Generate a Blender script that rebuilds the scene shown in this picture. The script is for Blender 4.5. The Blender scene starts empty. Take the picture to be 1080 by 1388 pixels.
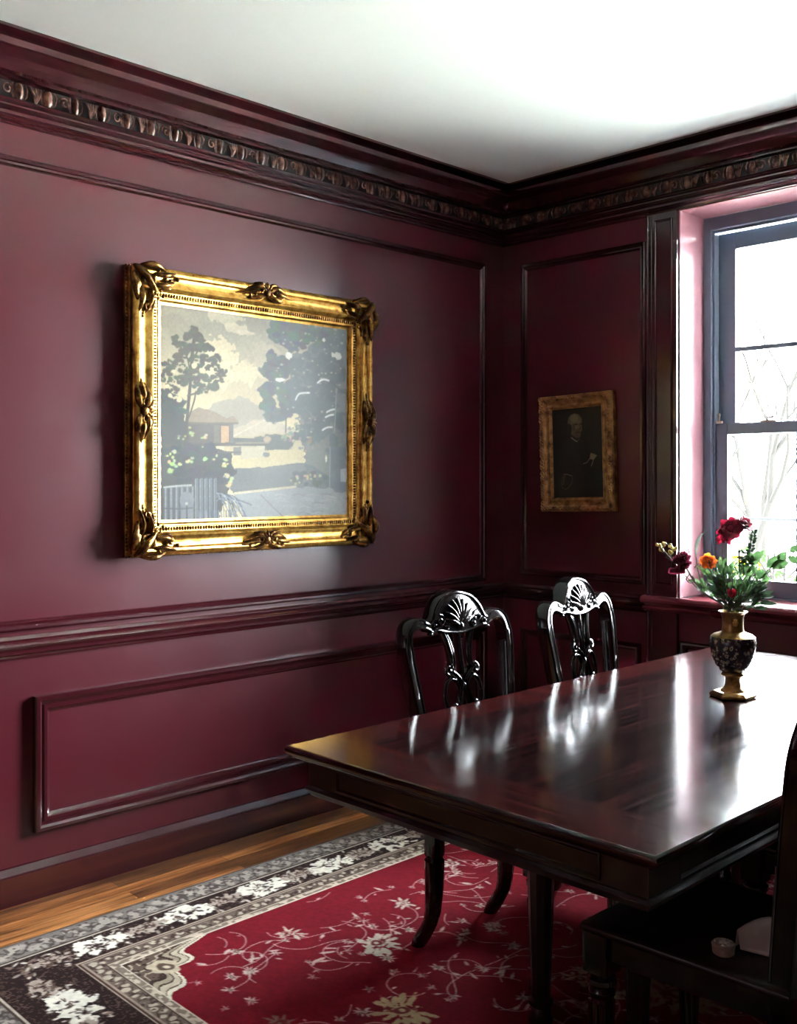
import bpy, bmesh, math, random
import numpy as np
from mathutils import Vector, Matrix
PI = math.pi
random.seed(11); rng = np.random.RandomState(7)
C = bpy.context.scene.collection
sc = bpy.context.scene

def s2l(c):
    return tuple(((v/255)/12.92 if v/255 <= .04045 else (((v/255)+.055)/1.055)**2.4) for v in c)
def s2la(a):
    a = np.asarray(a, float)/255
    return np.where(a <= .04045, a/12.92, ((a+.055)/1.055)**2.4)

# ---------------------------------------------------------------- mesh helpers
class MB:
    def __init__(s): s.v = []; s.f = []
    def add(s, vs, fs):
        b = len(s.v); s.v += [tuple(v) for v in vs]; s.f += [tuple(b+i for i in f) for f in fs]; return s
    def box(s, x0, x1, y0, y1, z0, z1):
        vs = [(x, y, z) for x in (x0, x1) for y in (y0, y1) for z in (z0, z1)]
        return s.add(vs, [(0,1,3,2),(4,6,7,5),(0,4,5,1),(2,3,7,6),(0,2,6,4),(1,5,7,3)])
    def tube(s, pts, r, seg=8, flat=1.0, caps=True, up=None):
        pts = [Vector(p) for p in pts]; n = len(pts)
        rs = r if hasattr(r, '__len__') else [r]*n
        t0 = (pts[1]-pts[0]).normalized()
        a = Vector(up) if up else (Vector((0,0,1)) if abs(t0.z) < .9 else Vector((1,0,0)))
        nx = a.cross(t0).normalized(); vs = []
        for i, p in enumerate(pts):
            t = (pts[min(i+1,n-1)]-pts[max(i-1,0)])
            if t.length < 1e-9: t = t0
            t.normalize(); nx = (nx - t*nx.dot(t))
            if nx.length < 1e-6: nx = t.orthogonal()
            nx.normalize(); ny = t.cross(nx)
            for k in range(seg):
                an = 2*PI*k/seg
                vs.append(p + nx*(math.cos(an)*rs[i]) + ny*(math.sin(an)*rs[i]*flat))
        fs = [(i*seg+k, i*seg+(k+1)%seg, (i+1)*seg+(k+1)%seg, (i+1)*seg+k) for i in range(n-1) for k in range(seg)]
        if caps: fs += [tuple(range(seg))[::-1], tuple((n-1)*seg+k for k in range(seg))]
        return s.add(vs, fs)
    def lathe(s, prof, c=(0,0,0), seg=40, square=None):
        vs = []; n = len(prof)
        for r, z in prof:
            for k in range(seg):
                an = 2*PI*k/seg
                vs.append((c[0]+r*math.cos(an), c[1]+r*math.sin(an), c[2]+z))
        fs = [(i*seg+k, i*seg+(k+1)%seg, (i+1)*seg+(k+1)%seg, (i+1)*seg+k) for i in range(n-1) for k in range(seg)]
        fs += [tuple(range(seg))[::-1], tuple((n-1)*seg+k for k in range(seg))]
        return s.add(vs, fs)
    def ell(s, c, r, rot=None, seg=10, rings=6):
        vs = []; c = Vector(c)
        R = rot if rot is not None else Matrix.Identity(3)
        for i in range(rings+1):
            th = PI*i/rings
            for k in range(seg):
                an = 2*PI*k/seg
                vs.append(c + R @ Vector((r[0]*math.sin(th)*math.cos(an), r[1]*math.sin(th)*math.sin(an), r[2]*math.cos(th))))
        fs = [(i*seg+k, (i+1)*seg+k, (i+1)*seg+(k+1)%seg, i*seg+(k+1)%seg) for i in range(rings) for k in range(seg)]
        return s.add(vs, fs)
    def loft(s, secs, caps=True):
        n = len(secs[0]); vs = [p for q in secs for p in q]
        fs = [(i*n+k, i*n+(k+1)%n, (i+1)*n+(k+1)%n, (i+1)*n+k) for i in range(len(secs)-1) for k in range(n)]
        if caps: fs += [tuple(range(n))[::-1], tuple((len(secs)-1)*n+k for k in range(n))]
        return s.add(vs, fs)
    def prism(s, outline, fn, t0, t1, bev=.003):
        """outline: 2D closed loop; fn(a,b,t) -> world; solid between depth t0 and t1 with chamfered rims"""
        n = len(outline); cx = sum(p[0] for p in outline)/n; cy = sum(p[1] for p in outline)/n
        def inset(k):
            out = []
            for i in range(n):
                a, b, c = Vector(outline[i-1]), Vector(outline[i]), Vector(outline[(i+1)%n])
                e1 = (b-a); e2 = (c-b)
                if e1.length < 1e-9: e1 = e2
                if e2.length < 1e-9: e2 = e1
                n1 = Vector((-e1.y, e1.x)).normalized(); n2 = Vector((-e2.y, e2.x)).normalized()
                m = n1+n2
                m = n1 if m.length < .2 else m.normalized()
                out.append((b.x+m.x*k, b.y+m.y*k))
            return out
        area = sum(outline[i-1][0]*outline[i][1]-outline[i][0]*outline[i-1][1] for i in range(n))
        sg = 1 if area > 0 else -1
        ins = inset(bev*sg)
        loops = [(ins, t0), (outline, t0+bev), (outline, t1-bev), (ins, t1)]
        vs = [fn(p[0], p[1], t) for l, t in loops for p in l]
        fs = [(i*n+k, i*n+(k+1)%n, (i+1)*n+(k+1)%n, (i+1)*n+k) for i in range(3) for k in range(n)]
        fs += [tuple(range(n))[::-1], tuple(3*n+k for k in range(n))]
        return s.add(vs, fs)
    def rectframe(s, u0, u1, z0, z1, prof, fn):
        """mitred moulding round a rectangle; prof = (inset from the outer edge, height)"""
        vs = []
        for d, h in prof:
            for (u, z) in ((u0+d, z0+d), (u1-d, z0+d), (u1-d, z1-d), (u0+d, z1-d)):
                vs.append(fn(u, z, h))
        n = len(prof)
        return s.add(vs, [(i*4+k, i*4+(k+1)%4, (i+1)*4+(k+1)%4, (i+1)*4+k) for i in range(n-1) for k in range(4)])
    def build(s, name, m, parent=None, smooth=40, bevel=0, loc=None):
        me = bpy.data.meshes.new(name); me.from_pydata(s.v, [], s.f); me.update()
        bm = bmesh.new(); bm.from_mesh(me)
        bmesh.ops.recalc_face_normals(bm, faces=bm.faces); bm.to_mesh(me); bm.free()
        if smooth:
            me.polygons.foreach_set('use_smooth', [True]*len(me.polygons))
            try: me.set_sharp_from_angle(angle=math.radians(smooth))
            except Exception: pass
        me.materials.append(m)
        o = bpy.data.objects.new(name, me); C.objects.link(o)
        if parent: o.parent = parent
        if loc: o.location = loc
        if bevel:
            b = o.modifiers.new('bevel', 'BEVEL'); b.width = bevel; b.segments = 3; b.limit_method = 'ANGLE'; b.angle_limit = math.radians(50)
            b.harden_normals = False
        return o

def thing(name, label, cat, loc=(0,0,0), rz=0, group=None):
    o = bpy.data.objects.new(name, None); C.objects.link(o)
    o.empty_display_size = .1
    o.location = loc; o.rotation_euler = (0,0,rz); o['label'] = label; o['category'] = cat
    if group: o['group'] = group
    return o
def tag(o, label, cat, group=None):
    o['label'] = label; o['category'] = cat
    if group: o['group'] = group
    return o
def struct(o): o['kind'] = 'structure'; return o
def dup(root, loc=None, rz=None, label=None, only=None):
    r = root.copy(); C.objects.link(r)
    if loc is not None: r.location = loc
    if rz is not None: r.rotation_euler = (0,0,rz)
    if label: r['label'] = label
    for ch in list(root.children):
        c = ch.copy(); C.objects.link(c); c.parent = r
        for g in ch.children:
            d = g.copy(); C.objects.link(d); d.parent = c
    return r
def cr(pts, n=8, closed=False):
    """Catmull-Rom through points"""
    P = [Vector(p) for p in pts]; out = []; m = len(P)
    rngi = range(m) if closed else range(m-1)
    for i in rngi:
        if closed: a, b, c, d = P[i-1], P[i], P[(i+1)%m], P[(i+2)%m]
        else: a, b, c, d = P[max(i-1,0)], P[i], P[i+1], P[min(i+2,m-1)]
        for k in range(n):
            t = k/n
            out.append(.5*((2*b)+(c-a)*t+(2*a-5*b+4*c-d)*t*t+(3*b-3*c+d-a)*t**3))
    if not closed: out.append(P[-1])
    return out

# ---------------------------------------------------------------- materials
def mat(name, col=(200,200,200), rough=.5, metal=0, spec=.5, coat=0, coat_r=.1):
    m = bpy.data.materials.new(name); m.use_nodes = True
    b = m.node_tree.nodes['Principled BSDF']
    b.inputs['Base Color'].default_value = (*s2l(col), 1); b.inputs['Roughness'].default_value = rough
    b.inputs['Metallic'].default_value = metal; b.inputs['Specular IOR Level'].default_value = spec
    b.inputs['Coat Weight'].default_value = coat; b.inputs['Coat Roughness'].default_value = coat_r
    return m
def N(m, t, **kw):
    n = m.node_tree.nodes.new(t)
    for k, v in kw.items():
        if k in n.inputs: n.inputs[k].default_value = v
        else: setattr(n, k, v)
    return n
def L(m, a, b): m.node_tree.links.new(a, b)
def bsdf(m): return m.node_tree.nodes['Principled BSDF']
def coords(m, scale=(1,1,1), rot=(0,0,0), kind='Object'):
    tc = N(m, 'ShaderNodeTexCoord'); mp = N(m, 'ShaderNodeMapping'); mp.inputs['Scale'].default_value = scale; mp.inputs['Rotation'].default_value = rot
    L(m, tc.outputs[kind], mp.inputs['Vector']); return mp.outputs['Vector']
def noise(m, vec, scale, detail=4, rough=.5):
    n = N(m, 'ShaderNodeTexNoise', Scale=scale, Detail=detail, Roughness=rough); L(m, vec, n.inputs['Vector']); return n.outputs['Fac']
def ramp(m, fac, stops, interp='LINEAR'):
    r = N(m, 'ShaderNodeValToRGB'); r.color_ramp.interpolation = interp
    e = r.color_ramp.elements
    while len(e) < len(stops): e.new(.5)
    for el, (p, c) in zip(e, stops):
        el.position = p; el.color = (*s2l(c), 1) if len(c) == 3 else c
    L(m, fac, r.inputs['Fac']); return r.outputs['Color']
def bump(m, h, strength=.2, dist=.01):
    b = N(m, 'ShaderNodeBump', Strength=strength, Distance=dist); L(m, h, b.inputs['Height']); L(m, b.outputs['Normal'], bsdf(m).inputs['Normal'])
def rrange(m, fac, lo, hi, name='Roughness'):
    r = N(m, 'ShaderNodeMapRange'); r.inputs['To Min'].default_value = lo; r.inputs['To Max'].default_value = hi
    L(m, fac, r.inputs['Value']); L(m, r.outputs['Result'], bsdf(m).inputs[name])

M = {}
def paint(name, col, rough, bs=.06, spec=.5, coat=0):
    m = mat(name, col, rough, spec=spec, coat=coat, coat_r=.12); v = coords(m)
    rrange(m, noise(m, v, 6, 4), rough*.85, rough*1.15)
    bump(m, noise(m, v, 90, 3), bs, .002)
    return m
M['wall'] = paint('burgundy_wall_paint', (68,10,22), .31, .03, .65)
M['trim'] = paint('burgundy_gloss_paint', (52,12,19), .2, .012, .6, .8)
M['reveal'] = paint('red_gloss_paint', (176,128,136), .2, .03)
M['ceiling'] = mat('white_ceiling_paint', (232,240,238), .8)
bump(M['ceiling'], noise(M['ceiling'], coords(M['ceiling']), 120, 3), .05, .002)
M['sash'] = paint('dark_sash_paint', (104,120,138), .35, .03)
M['sill'] = paint('sill_paint', (96,34,42), .28, .03)
M['carve'] = mat('carved_bronze_paint', (96,58,50), .26)
_m = M['carve']; _v = coords(_m)
L(_m, ramp(_m, noise(_m, _v, 35, 4), [(.35, (50,28,26)), (.55, (100,70,60)), (.75, (140,110,92))]), bsdf(_m).inputs['Base Color'])
M['carve_back'] = mat('carved_band_ground', (18,7,8), .6)

# floor boards
m = M['floor'] = mat('oak_floor', (160,95,50), .38)
v = coords(m, rot=(0,0,PI/2))
br = N(m, 'ShaderNodeTexBrick'); br.offset = .37; br.inputs['Scale'].default_value = 1; br.inputs['Brick Width'].default_value = 1.1
br.inputs['Row Height'].default_value = .062; br.inputs['Mortar Size'].default_value = .0012; br.inputs['Bias'].default_value = 0
br.inputs['Color1'].default_value = (0,0,0,1); br.inputs['Color2'].default_value = (1,1,1,1); br.inputs['Mortar'].default_value = (.5,.5,.5,1)
L(m, v, br.inputs['Vector'])
plank = ramp(m, br.outputs['Color'], [(0, (92,54,32)), (.3, (150,94,52)), (.65, (196,132,76)), (1, (166,102,54))])
v2 = coords(m, scale=(26,1.6,1)); gn = noise(m, v2, 2.2, 8, .65)
grain = ramp(m, gn, [(.3, (84,70,60)), (.46, (190,180,170)), (.6, (255,255,255))])
mx = N(m, 'ShaderNodeMix'); mx.data_type = 'RGBA'; mx.blend_type = 'MULTIPLY'; mx.inputs['Factor'].default_value = .95
L(m, plank, mx.inputs['A']); L(m, grain, mx.inputs['B'])
mx2 = N(m, 'ShaderNodeMix'); mx2.data_type = 'RGBA'; L(m, br.outputs['Fac'], mx2.inputs['Factor']); L(m, mx.outputs['Result'], mx2.inputs['A']); mx2.inputs['B'].default_value = (*s2l((40,22,14)),1)
L(m, mx2.outputs['Result'], bsdf(m).inputs['Base Color']); rrange(m, gn, .3, .5)

# mahogany: grain along object Y
def wood(name, dark, mid, light, rough, along=(14,1,14), dust=False, coat=.0, r2=None):
    m = mat(name, mid, rough, coat=coat, coat_r=.08)
    v = coords(m, scale=along); g = noise(m, v, 3.0, 9, .62)
    L(m, ramp(m, g, [(.32, dark), (.52, mid), (.72, light)]), bsdf(m).inputs['Base Color'])
    v3 = coords(m, scale=(along[0]*.6, along[1]*.5, along[2]*.6)); g2 = noise(m, v3, 5, 6, .6)
    rrange(m, g2, rough*.7, (r2 or rough*1.5))
    return m
M['top'] = wood('mahogany_tabletop', (8,4,5), (18,7,8), (48,14,13), .08, (22,.9,22), r2=.2)
M['band'] = wood('mahogany_crossband', (18,6,6), (34,9,9), (52,15,13), .10, (.9,22,22), r2=.2)
M['apron'] = wood('dark_mahogany', (12,6,6), (20,10,9), (30,14,12), .3)
M['chair'] = wood('ebonised_chair_wood', (8,6,6), (12,9,9), (20,13,12), .09, (12,12,2))
M['seatwood'] = wood('dark_seat_wood', (18,8,8), (28,12,11), (42,18,16), .35)

def gold(name, c0, c1, c2, rough):
    m = mat(name, c1, rough, metal=.92)
    v = coords(m); n = noise(m, v, 28, 6, .6)
    L(m, ramp(m, n, [(.3, c0), (.48, c1), (.7, c2)]), bsdf(m).inputs['Base Color'])
    rrange(m, n, rough*1.3, rough*.8); bump(m, noise(m, v, 160, 3), .12, .002)
    return m
M['gold'] = gold('gilded_wood', (112,70,26), (190,142,66), (228,188,108), .3)
M['gold_dark'] = gold('antique_gilt', (34,20,10), (84,54,26), (196,150,84), .32)
M['worn_gilt'] = gold('worn_gilt', (70,44,26), (150,106,62), (190,144,88), .4); bsdf(M['worn_gilt']).inputs['Metallic'].default_value = .45
M['gold_side'] = gold('dull_gilt', (66,38,18), (112,72,32), (160,110,56), .42)
M['gold_vase'] = gold('vase_gilt', (96,68,38), (140,104,60), (184,146,92), .34)
M['leaf'] = mat('green_leaf', (74,104,62), .45)
def leafmat(name, a, b, rough=.4, tr=.25):
    m = mat(name, a, rough); v = coords(m)
    c = ramp(m, noise(m, v, 40, 3), [(.3, a), (.7, b)])
    L(m, c, bsdf(m).inputs['Base Color'])
    t = N(m, 'ShaderNodeBsdfTranslucent'); L(m, c, t.inputs['Color'])
    mixs = N(m, 'ShaderNodeMixShader'); mixs.inputs['Fac'].default_value = tr
    out = m.node_tree.nodes['Material Output']
    L(m, bsdf(m).outputs['BSDF'], mixs.inputs[1]); L(m, t.outputs['BSDF'], mixs.inputs[2]); L(m, mixs.outputs['Shader'], out.inputs['Surface'])
    return m
M['leaf'] = leafmat('green_leaf', (52,78,46), (88,120,72))
M['leaf_dark'] = leafmat('dark_green_leaf', (26,42,30), (46,66,44), .35, .15)
M['leaf_grey'] = leafmat('grey_green_leaf', (90,100,92), (126,134,122), .45, .15)
M['red'] = leafmat('crimson_petal', (92,10,28), (150,26,50), .55, .35)
M['maroon'] = leafmat('maroon_petal', (84,20,40), (128,44,66), .55, .3)
M['orange'] = leafmat('orange_petal', (214,92,24), (240,132,48), .55, .35)
M['bud'] = leafmat('red_bud', (176,16,44), (214,36,64), .5, .35)
M['yellowbud'] = leafmat('yellow_bud', (190,170,80), (214,196,120), .5, .2)
M['stem'] = mat('stem_green', (70,84,56), .5)
M['stem_grey'] = mat('stem_grey_green', (108,110,100), .5)
M['napkin'] = mat('white_napkin_cloth', (206,200,196), .85)
M['ceramic'] = mat('pale_carved_lid', (176,166,150), .4)
M['metal'] = mat('window_hardware', (150,146,140), .3, metal=.8)
# glass: clear pane, lets daylight straight through
m = M['glass'] = bpy.data.materials.new('window_glass'); m.use_nodes = True
nt = m.node_tree; nt.nodes.remove(nt.nodes['Principled BSDF'])
tr = N(m, 'ShaderNodeBsdfTransparent'); gl = N(m, 'ShaderNodeBsdfGlossy', Roughness=.02); fr = N(m, 'ShaderNodeFresnel', IOR=1.45); mxs = N(m, 'ShaderNodeMixShader')
L(m, fr.outputs['Fac'], mxs.inputs['Fac']); L(m, tr.outputs['BSDF'], mxs.inputs[1]); L(m, gl.outputs['BSDF'], mxs.inputs[2])
L(m, mxs.outputs['Shader'], nt.nodes['Material Output'].inputs['Surface'])
def attrmat(name, rough, bs=.3, bscale=400, sheen=0, spec=.5):
    m = mat(name, (128,128,128), rough, spec=spec)
    a = N(m, 'ShaderNodeVertexColor'); a.layer_name = 'pattern'
    L(m, a.outputs['Color'], bsdf(m).inputs['Base Color'])
    if bs: bump(m, noise(m, coords(m), bscale, 3), bs, .003)
    bsdf(m).inputs['Sheen Weight'].default_value = sheen
    return m
M['rug'] = attrmat('rug_pile', .95, .5, 260, .0, .15)
M['canvas'] = attrmat('varnished_canvas', .42, .12, 300, spec=.28)
M['portrait'] = attrmat('dark_varnished_canvas', .4, .1, 300)

# ---------------------------------------------------------------- pattern raster (colour stored per vertex of a fine grid)
def vnoise(h, w, cell, seed=0):
    r = np.random.RandomState(seed); gh, gw = int(h/cell)+3, int(w/cell)+3
    g = r.rand(gh, gw); yy = np.arange(h)/cell; xx = np.arange(w)/cell
    y0 = yy.astype(int); x0 = xx.astype(int); fy = yy-y0; fx = xx-x0
    fy = fy*fy*(3-2*fy); fx = fx*fx*(3-2*fx)
    a = g[y0][:, x0]; b = g[y0][:, x0+1]; c = g[y0+1][:, x0]; d = g[y0+1][:, x0+1]
    return (a*(1-fx)+b*fx)*(1-fy)[:, None]+(c*(1-fx)+d*fx)*fy[:, None]
class Raster:
    def __init__(s, w, h, res, col):
        s.w, s.h, s.res = w, h, res
        s.nx, s.ny = int(round(w/res))+1, int(round(h/res))+1
        s.a = np.zeros((s.ny, s.nx, 3)); s.a[:] = col
        s.X, s.Y = np.meshgrid(np.linspace(0, w, s.nx), np.linspace(0, h, s.ny))
        s.nf = vnoise(s.ny, s.nx, 5, 3)-.5; s.nm = vnoise(s.ny, s.nx, 12, 4)-.5; s.ns = vnoise(s.ny, s.nx, 2.2, 5)-.5
    def win(s, x0, x1, y0, y1):
        i0 = max(0, int(x0/s.res)-1); i1 = min(s.nx, int(x1/s.res)+3); j0 = max(0, int(y0/s.res)-1); j1 = min(s.ny, int(y1/s.res)+3)
        return (slice(j0, max(j0,j1)), slice(i0, max(i0,i1)))
    def put(s, w, mask, col, al=1.0):
        mk = np.clip(mask, 0, 1)[..., None]*al
        s.a[w] = s.a[w]*(1-mk)+np.array(col)*mk
    def ell(s, cx, cy, rx, ry, col, rot=0, rag=0, al=1, soft=.5, fine=0):
        R = max(rx, ry)*1.5; w = s.win(cx-R, cx+R, cy-R, cy+R); X = s.X[w]-cx; Y = s.Y[w]-cy
        if X.size == 0: return
        c, q = math.cos(rot), math.sin(rot); U = (X*c+Y*q)/rx; V = (-X*q+Y*c)/ry
        d = 1-np.sqrt(U*U+V*V)+rag*(s.nf[w]+s.nm[w])*2+fine*s.ns[w]*2
        s.put(w, d*min(rx,ry)/s.res/max(soft,.01)*.5+.5, col, al)
    def line(s, pts, wd, col, al=1):
        for (x0,y0),(x1,y1) in zip(pts[:-1], pts[1:]):
            w = s.win(min(x0,x1)-wd, max(x0,x1)+wd, min(y0,y1)-wd, max(y0,y1)+wd); X = s.X[w]; Y = s.Y[w]
            if X.size == 0: continue
            dx, dy = x1-x0, y1-y0; l2 = dx*dx+dy*dy+1e-12
            t = np.clip(((X-x0)*dx+(Y-y0)*dy)/l2, 0, 1)
            d = np.hypot(X-x0-t*dx, Y-y0-t*dy)
            s.put(w, (wd/2-d)/s.res+.5, col, al)
    def curve(s, pts, wd, col, n=7, al=1):
        s.line([(p[0], p[1]) for p in cr([(a, b, 0) for a, b in pts], n)], wd, col, al)
    def poly(s, pts, col, al=1, rag=0):
        xs = [p[0] for p in pts]; ys = [p[1] for p in pts]
        w = s.win(min(xs)-.01, max(xs)+.01, min(ys)-.01, max(ys)+.01)
        X = s.X[w]+rag*s.nf[w]; Y = s.Y[w]+rag*s.nm[w]
        ins = np.zeros(X.shape, bool)
        for i in range(len(pts)):
            x0, y0 = pts[i-1]; x1, y1 = pts[i]
            if y0 == y1: continue
            c = ((y0 > Y) != (y1 > Y)) & (X < (x1-x0)*(Y-y0)/(y1-y0)+x0)
            ins ^= c
        s.put(w, ins.astype(float), col, al)
    def mesh(s, name, m, fn, skirt=0, parent=None):
        """fn(X,Y) -> Nx3 array of positions; skirt closes the slab behind by that offset vector"""
        nx, ny = s.nx, s.ny
        co = fn(s.X.ravel(), s.Y.ravel()).astype(np.float32)
        idx = np.arange(nx*ny).reshape(ny, nx)
        q = np.stack([idx[:-1,:-1], idx[:-1,1:], idx[1:,1:], idx[1:,:-1]], -1).reshape(-1, 4)
        rim = np.concatenate([idx[0,:], idx[1:,-1], idx[-1,-2::-1], idx[-2:0:-1,0]])
        col = s2la(s.a.reshape(-1,3)*1.0)
        if skirt is not None:
            nb = len(rim); base = nx*ny
            co = np.vstack([co, co[rim]+np.array(skirt, np.float32)]); col = np.vstack([col, col[rim]])
            k = np.arange(nb); k2 = (k+1) % nb
            q = np.vstack([q, np.stack([rim[k2], rim[k], base+k, base+k2], -1)])
        me = bpy.data.meshes.new(name); me.vertices.add(len(co)); me.vertices.foreach_set('co', co.ravel())
        me.loops.add(q.size); me.loops.foreach_set('vertex_index', q.ravel().astype(np.int32))
        me.polygons.add(len(q)); me.polygons.foreach_set('loop_start', np.arange(0, q.size, 4, dtype=np.int32))
        me.update(calc_edges=True); me.validate()
        at = me.color_attributes.new('pattern', 'FLOAT_COLOR', 'POINT')
        at.data.foreach_set('color', np.hstack([col, np.ones((len(col),1))]).astype(np.float32).ravel())
        me.materials.append(m); o = bpy.data.objects.new(name, me); C.objects.link(o)
        if parent: o.parent = parent
        return o
# ================================================================= THE ROOM  (corner at the origin; left wall x=0, window wall y=0)
RX, RY, RZ = 4.7, -5.3, 2.81
struct(MB().box(-.12, RX+.12, RY-.12, .36, -.1, 0).build('floor', M['floor'], smooth=0))
struct(MB().box(-.12, RX+.12, RY-.12, .36, RZ, RZ+.1).build('ceiling', M['ceiling'], smooth=0))
struct(MB().box(-.12, 0, RY-.12, .36, 0, RZ).build('wall_left', M['wall'], smooth=0))
struct(MB().box(RX, RX+.12, RY-.12, .36, 0, RZ).build('wall_side', M['wall'], smooth=0))
struct(MB().box(0, RX, RY-.12, RY, 0, RZ).build('wall_back', M['wall'], smooth=0))
WX0, WX1, WZ0, WZ1, WIN2 = .988, 2.156, .875, 2.575, 1.85      # first opening; second one WIN2 further along
w = MB()
WT = .34
for x0, x1 in ((0, WX0), (WX1, RX)): w.box(x0, x1, 0, WT, 0, RZ)
for k in (0,):
    w.box(WX0+k, WX1+k, 0, WT, 0, WZ0); w.box(WX0+k, WX1+k, 0, WT, WZ1, RZ)
struct(w.build('wall_right', M['wall'], smooth=0))

FL = lambda u, z, h: (h, -u, z)          # on the left wall (u = distance from the corner)
FR = lambda u, z, h: (u, -h, z)          # on the window wall
pm = [(0,0),(0,.016),(.006,.022),(.013,.022),(.018,.014),(.024,.012),(.030,.018),(.040,.016),(.048,.006),(.052,.004),(.052,0)]
pl = [(0,0),(0,.022),(.004,.028),(.014,.030),(.022,.024),(.026,.014),(.030,.013),(.034,.019),(.044,.018),(.052,.008),(.058,.005),(.058,0)]
ps = [(0,0),(0,.012),(.006,.017),(.014,.015),(.018,.008),(.026,.010),(.032,.004),(.034,0)]
ti = [0]
def trim(o):
    return struct(o)
# wall panel mouldings
def tn():
    ti[0] += 1; return 'trim_%d' % ti[0]
trim(MB().rectframe(.145, 3.3, .90, 2.465, ps, FL).build(tn(), M['trim'], smooth=30))
trim(MB().rectframe(.15, 2.455, .22, .675, pl, FL).build(tn(), M['trim'], smooth=30))
trim(MB().rectframe(2.62, 4.9, .22, .675, pl, FL).build(tn(), M['trim'], smooth=30))
trim(MB().rectframe(.12, .825, .93, 2.462, ps, FR).build(tn(), M['trim'], smooth=30))
trim(MB().rectframe(.12, .80, .22, .665, ps, FR).build(tn(), M['trim'], smooth=30))
# linear mouldings
def run(prof, u0, u1, fn, m0=False):
    """prof (h, z); m0: mitred into the room corner at u0"""
    b = MB(); n = len(prof); vs = []
    for h, z in prof: vs += [fn(u0+(h if m0 else 0), z, h), fn(u1, z, h)]
    return b.add(vs, [(2*i, 2*i+1, 2*i+3, 2*i+2) for i in range(n-1)])
crown = [(0,2.81),(.205,2.81),(.205,2.801),(.196,2.799)]
crown += [(.158+.036*math.cos(a), 2.764+.033*math.sin(a)) for a in np.linspace(1.45, -.35, 7)][:]
crown += [(.176,2.752),(.160,2.754)]
crown += [(.112,2.749),(.108,2.744),(.100,2.732),(.094,2.722),(.089,2.714)]
crown += [(.074,2.712),(.062,2.709),(.062,2.702),(.046,2.700),(.040,2.699),(.040,2.640),(.058,2.638),(.062,2.633),(.058,2.627),(.046,2.625),(.046,2.618),(.050,2.614),(.046,2.608),(.034,2.606),(.032,2.597),(.034,2.592),(.024,2.588),(.018,2.582),(.012,2.579),(.010,2.572),(0,2.570)]
cl = trim(run(crown, 0, -RY, FL, True).build(tn(), M['trim'], smooth=35))
cw = trim(run(crown, 0, RX, FR, True).build(tn(), M['trim'], smooth=35))
# carved leaf-and-tongue band under the cove
def carving(u0, u1, fn, seed):
    r = random.Random(seed); b = MB(); u = u0; k = 0
    zc = 2.669; H = .026
    def P(du, dz, h): return fn(u+du, zc+dz, .040+h)
    while u < u1:
        kind = k % 4
        if kind == 0 or kind == 2:     # upright tongue with curling rim
            wv = r.uniform(.011,.017)
            vs = []; S = 8
            for i in range(7):
                t = -1+2*i/6
                ww = wv*math.sqrt(max(0, 1-(.88*t)**4))
                for j in range(S):
                    a = PI*j/(S-1)
                    vs.append(P(-ww*math.cos(a), t*H, .002+.016*math.sin(a)*(1-.5*t*t)))
            b.add(vs, [(i*S+j, i*S+j+1, (i+1)*S+j+1, (i+1)*S+j) for i in range(6) for j in range(S-1)])
            for sg in (-1, 1):
                b.tube([P(sg*(wv+.006), H, .004), P(sg*(wv+.011), .3*H, .011), P(sg*(wv+.008), -.6*H, .010), P(sg*(wv+.001), -H, .004)], [.0022,.0032,.003,.0014], 6)
        elif kind == 1:                # acanthus fan
            for i in range(5):
                a = (i-2)*.42
                b.tube([P(.2*a*.01, -H, .004), P(.010*a, -.2*H, .012+.003*r.random()), P(.021*a, H*(.95-.12*a*a), .006)], [.0018,.0042,.0012], 6)
        else:                          # scroll
            sg = r.choice((-1, 1)); pts = []
            for i in range(15):
                a = i*.55; rr = .019*(1-i/17)
                pts.append(P(sg*rr*math.cos(a), rr*1.15*math.sin(a), .006+.004*i/14))
            b.tube(pts, [.003]*12+[.0035,.004,.0045], 6)
            b.tube([P(-.02,-H,.004), P(-.012,-.3*H,.01), P(-.016,H,.004)], [.001,.0035,.001], 6)
        u += (.042, .056, .040, .058)[kind]; k += 1
    return b
carving(.07, -RY-.1, FL, 3).build('carved_frieze', M['carve'], cl, smooth=50)
carving(.07, RX-.1, FR, 5).build('carved_frieze', M['carve'], cw, smooth=50)
run([(.0405,2.698),(.0405,2.641)], .04, -RY, FL).build('frieze_ground', M['carve_back'], cl, smooth=0)
run([(.0405,2.698),(.0405,2.641)], .04, RX, FR).build('frieze_ground', M['carve_back'], cw, smooth=0)
rail = [(0,.884),(.012,.884),(.016,.880),(.020,.872),(.030,.868),(.040,.862),(.044,.854),(.040,.847),(.026,.844),(.024,.838),(.028,.834),(.028,.826),(.018,.822),(.012,.816),(.010,.808),(0,.806)]
trim(run(rail, 0, -RY, FL, True).build(tn(), M['trim'], smooth=35))
trim(run(rail, 0, .84, FR, True).build(tn(), M['trim'], smooth=35))
trim(run(rail, WX1+.148, RX, FR).build(tn(), M['trim'], smooth=35))
trim(MB().rectframe(WX1+.20, RX-.12, .93, 2.462, ps, FR).build(tn(), M['trim'], smooth=30)); trim(MB().rectframe(WX1+.20, RX-.12, .22, .665, ps, FR).build(tn(), M['trim'], smooth=30))
base = [(0,.122),(.008,.120),(.022,.100),(.024,.094),(.024,0)]
o = run(base, 0, -RY, FL, True).build('baseboard_left', M['trim'], smooth=0); struct(o)
o = run(base, 0, RX, FR, True).build('baseboard_right', M['trim'], smooth=0); struct(o)
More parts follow.
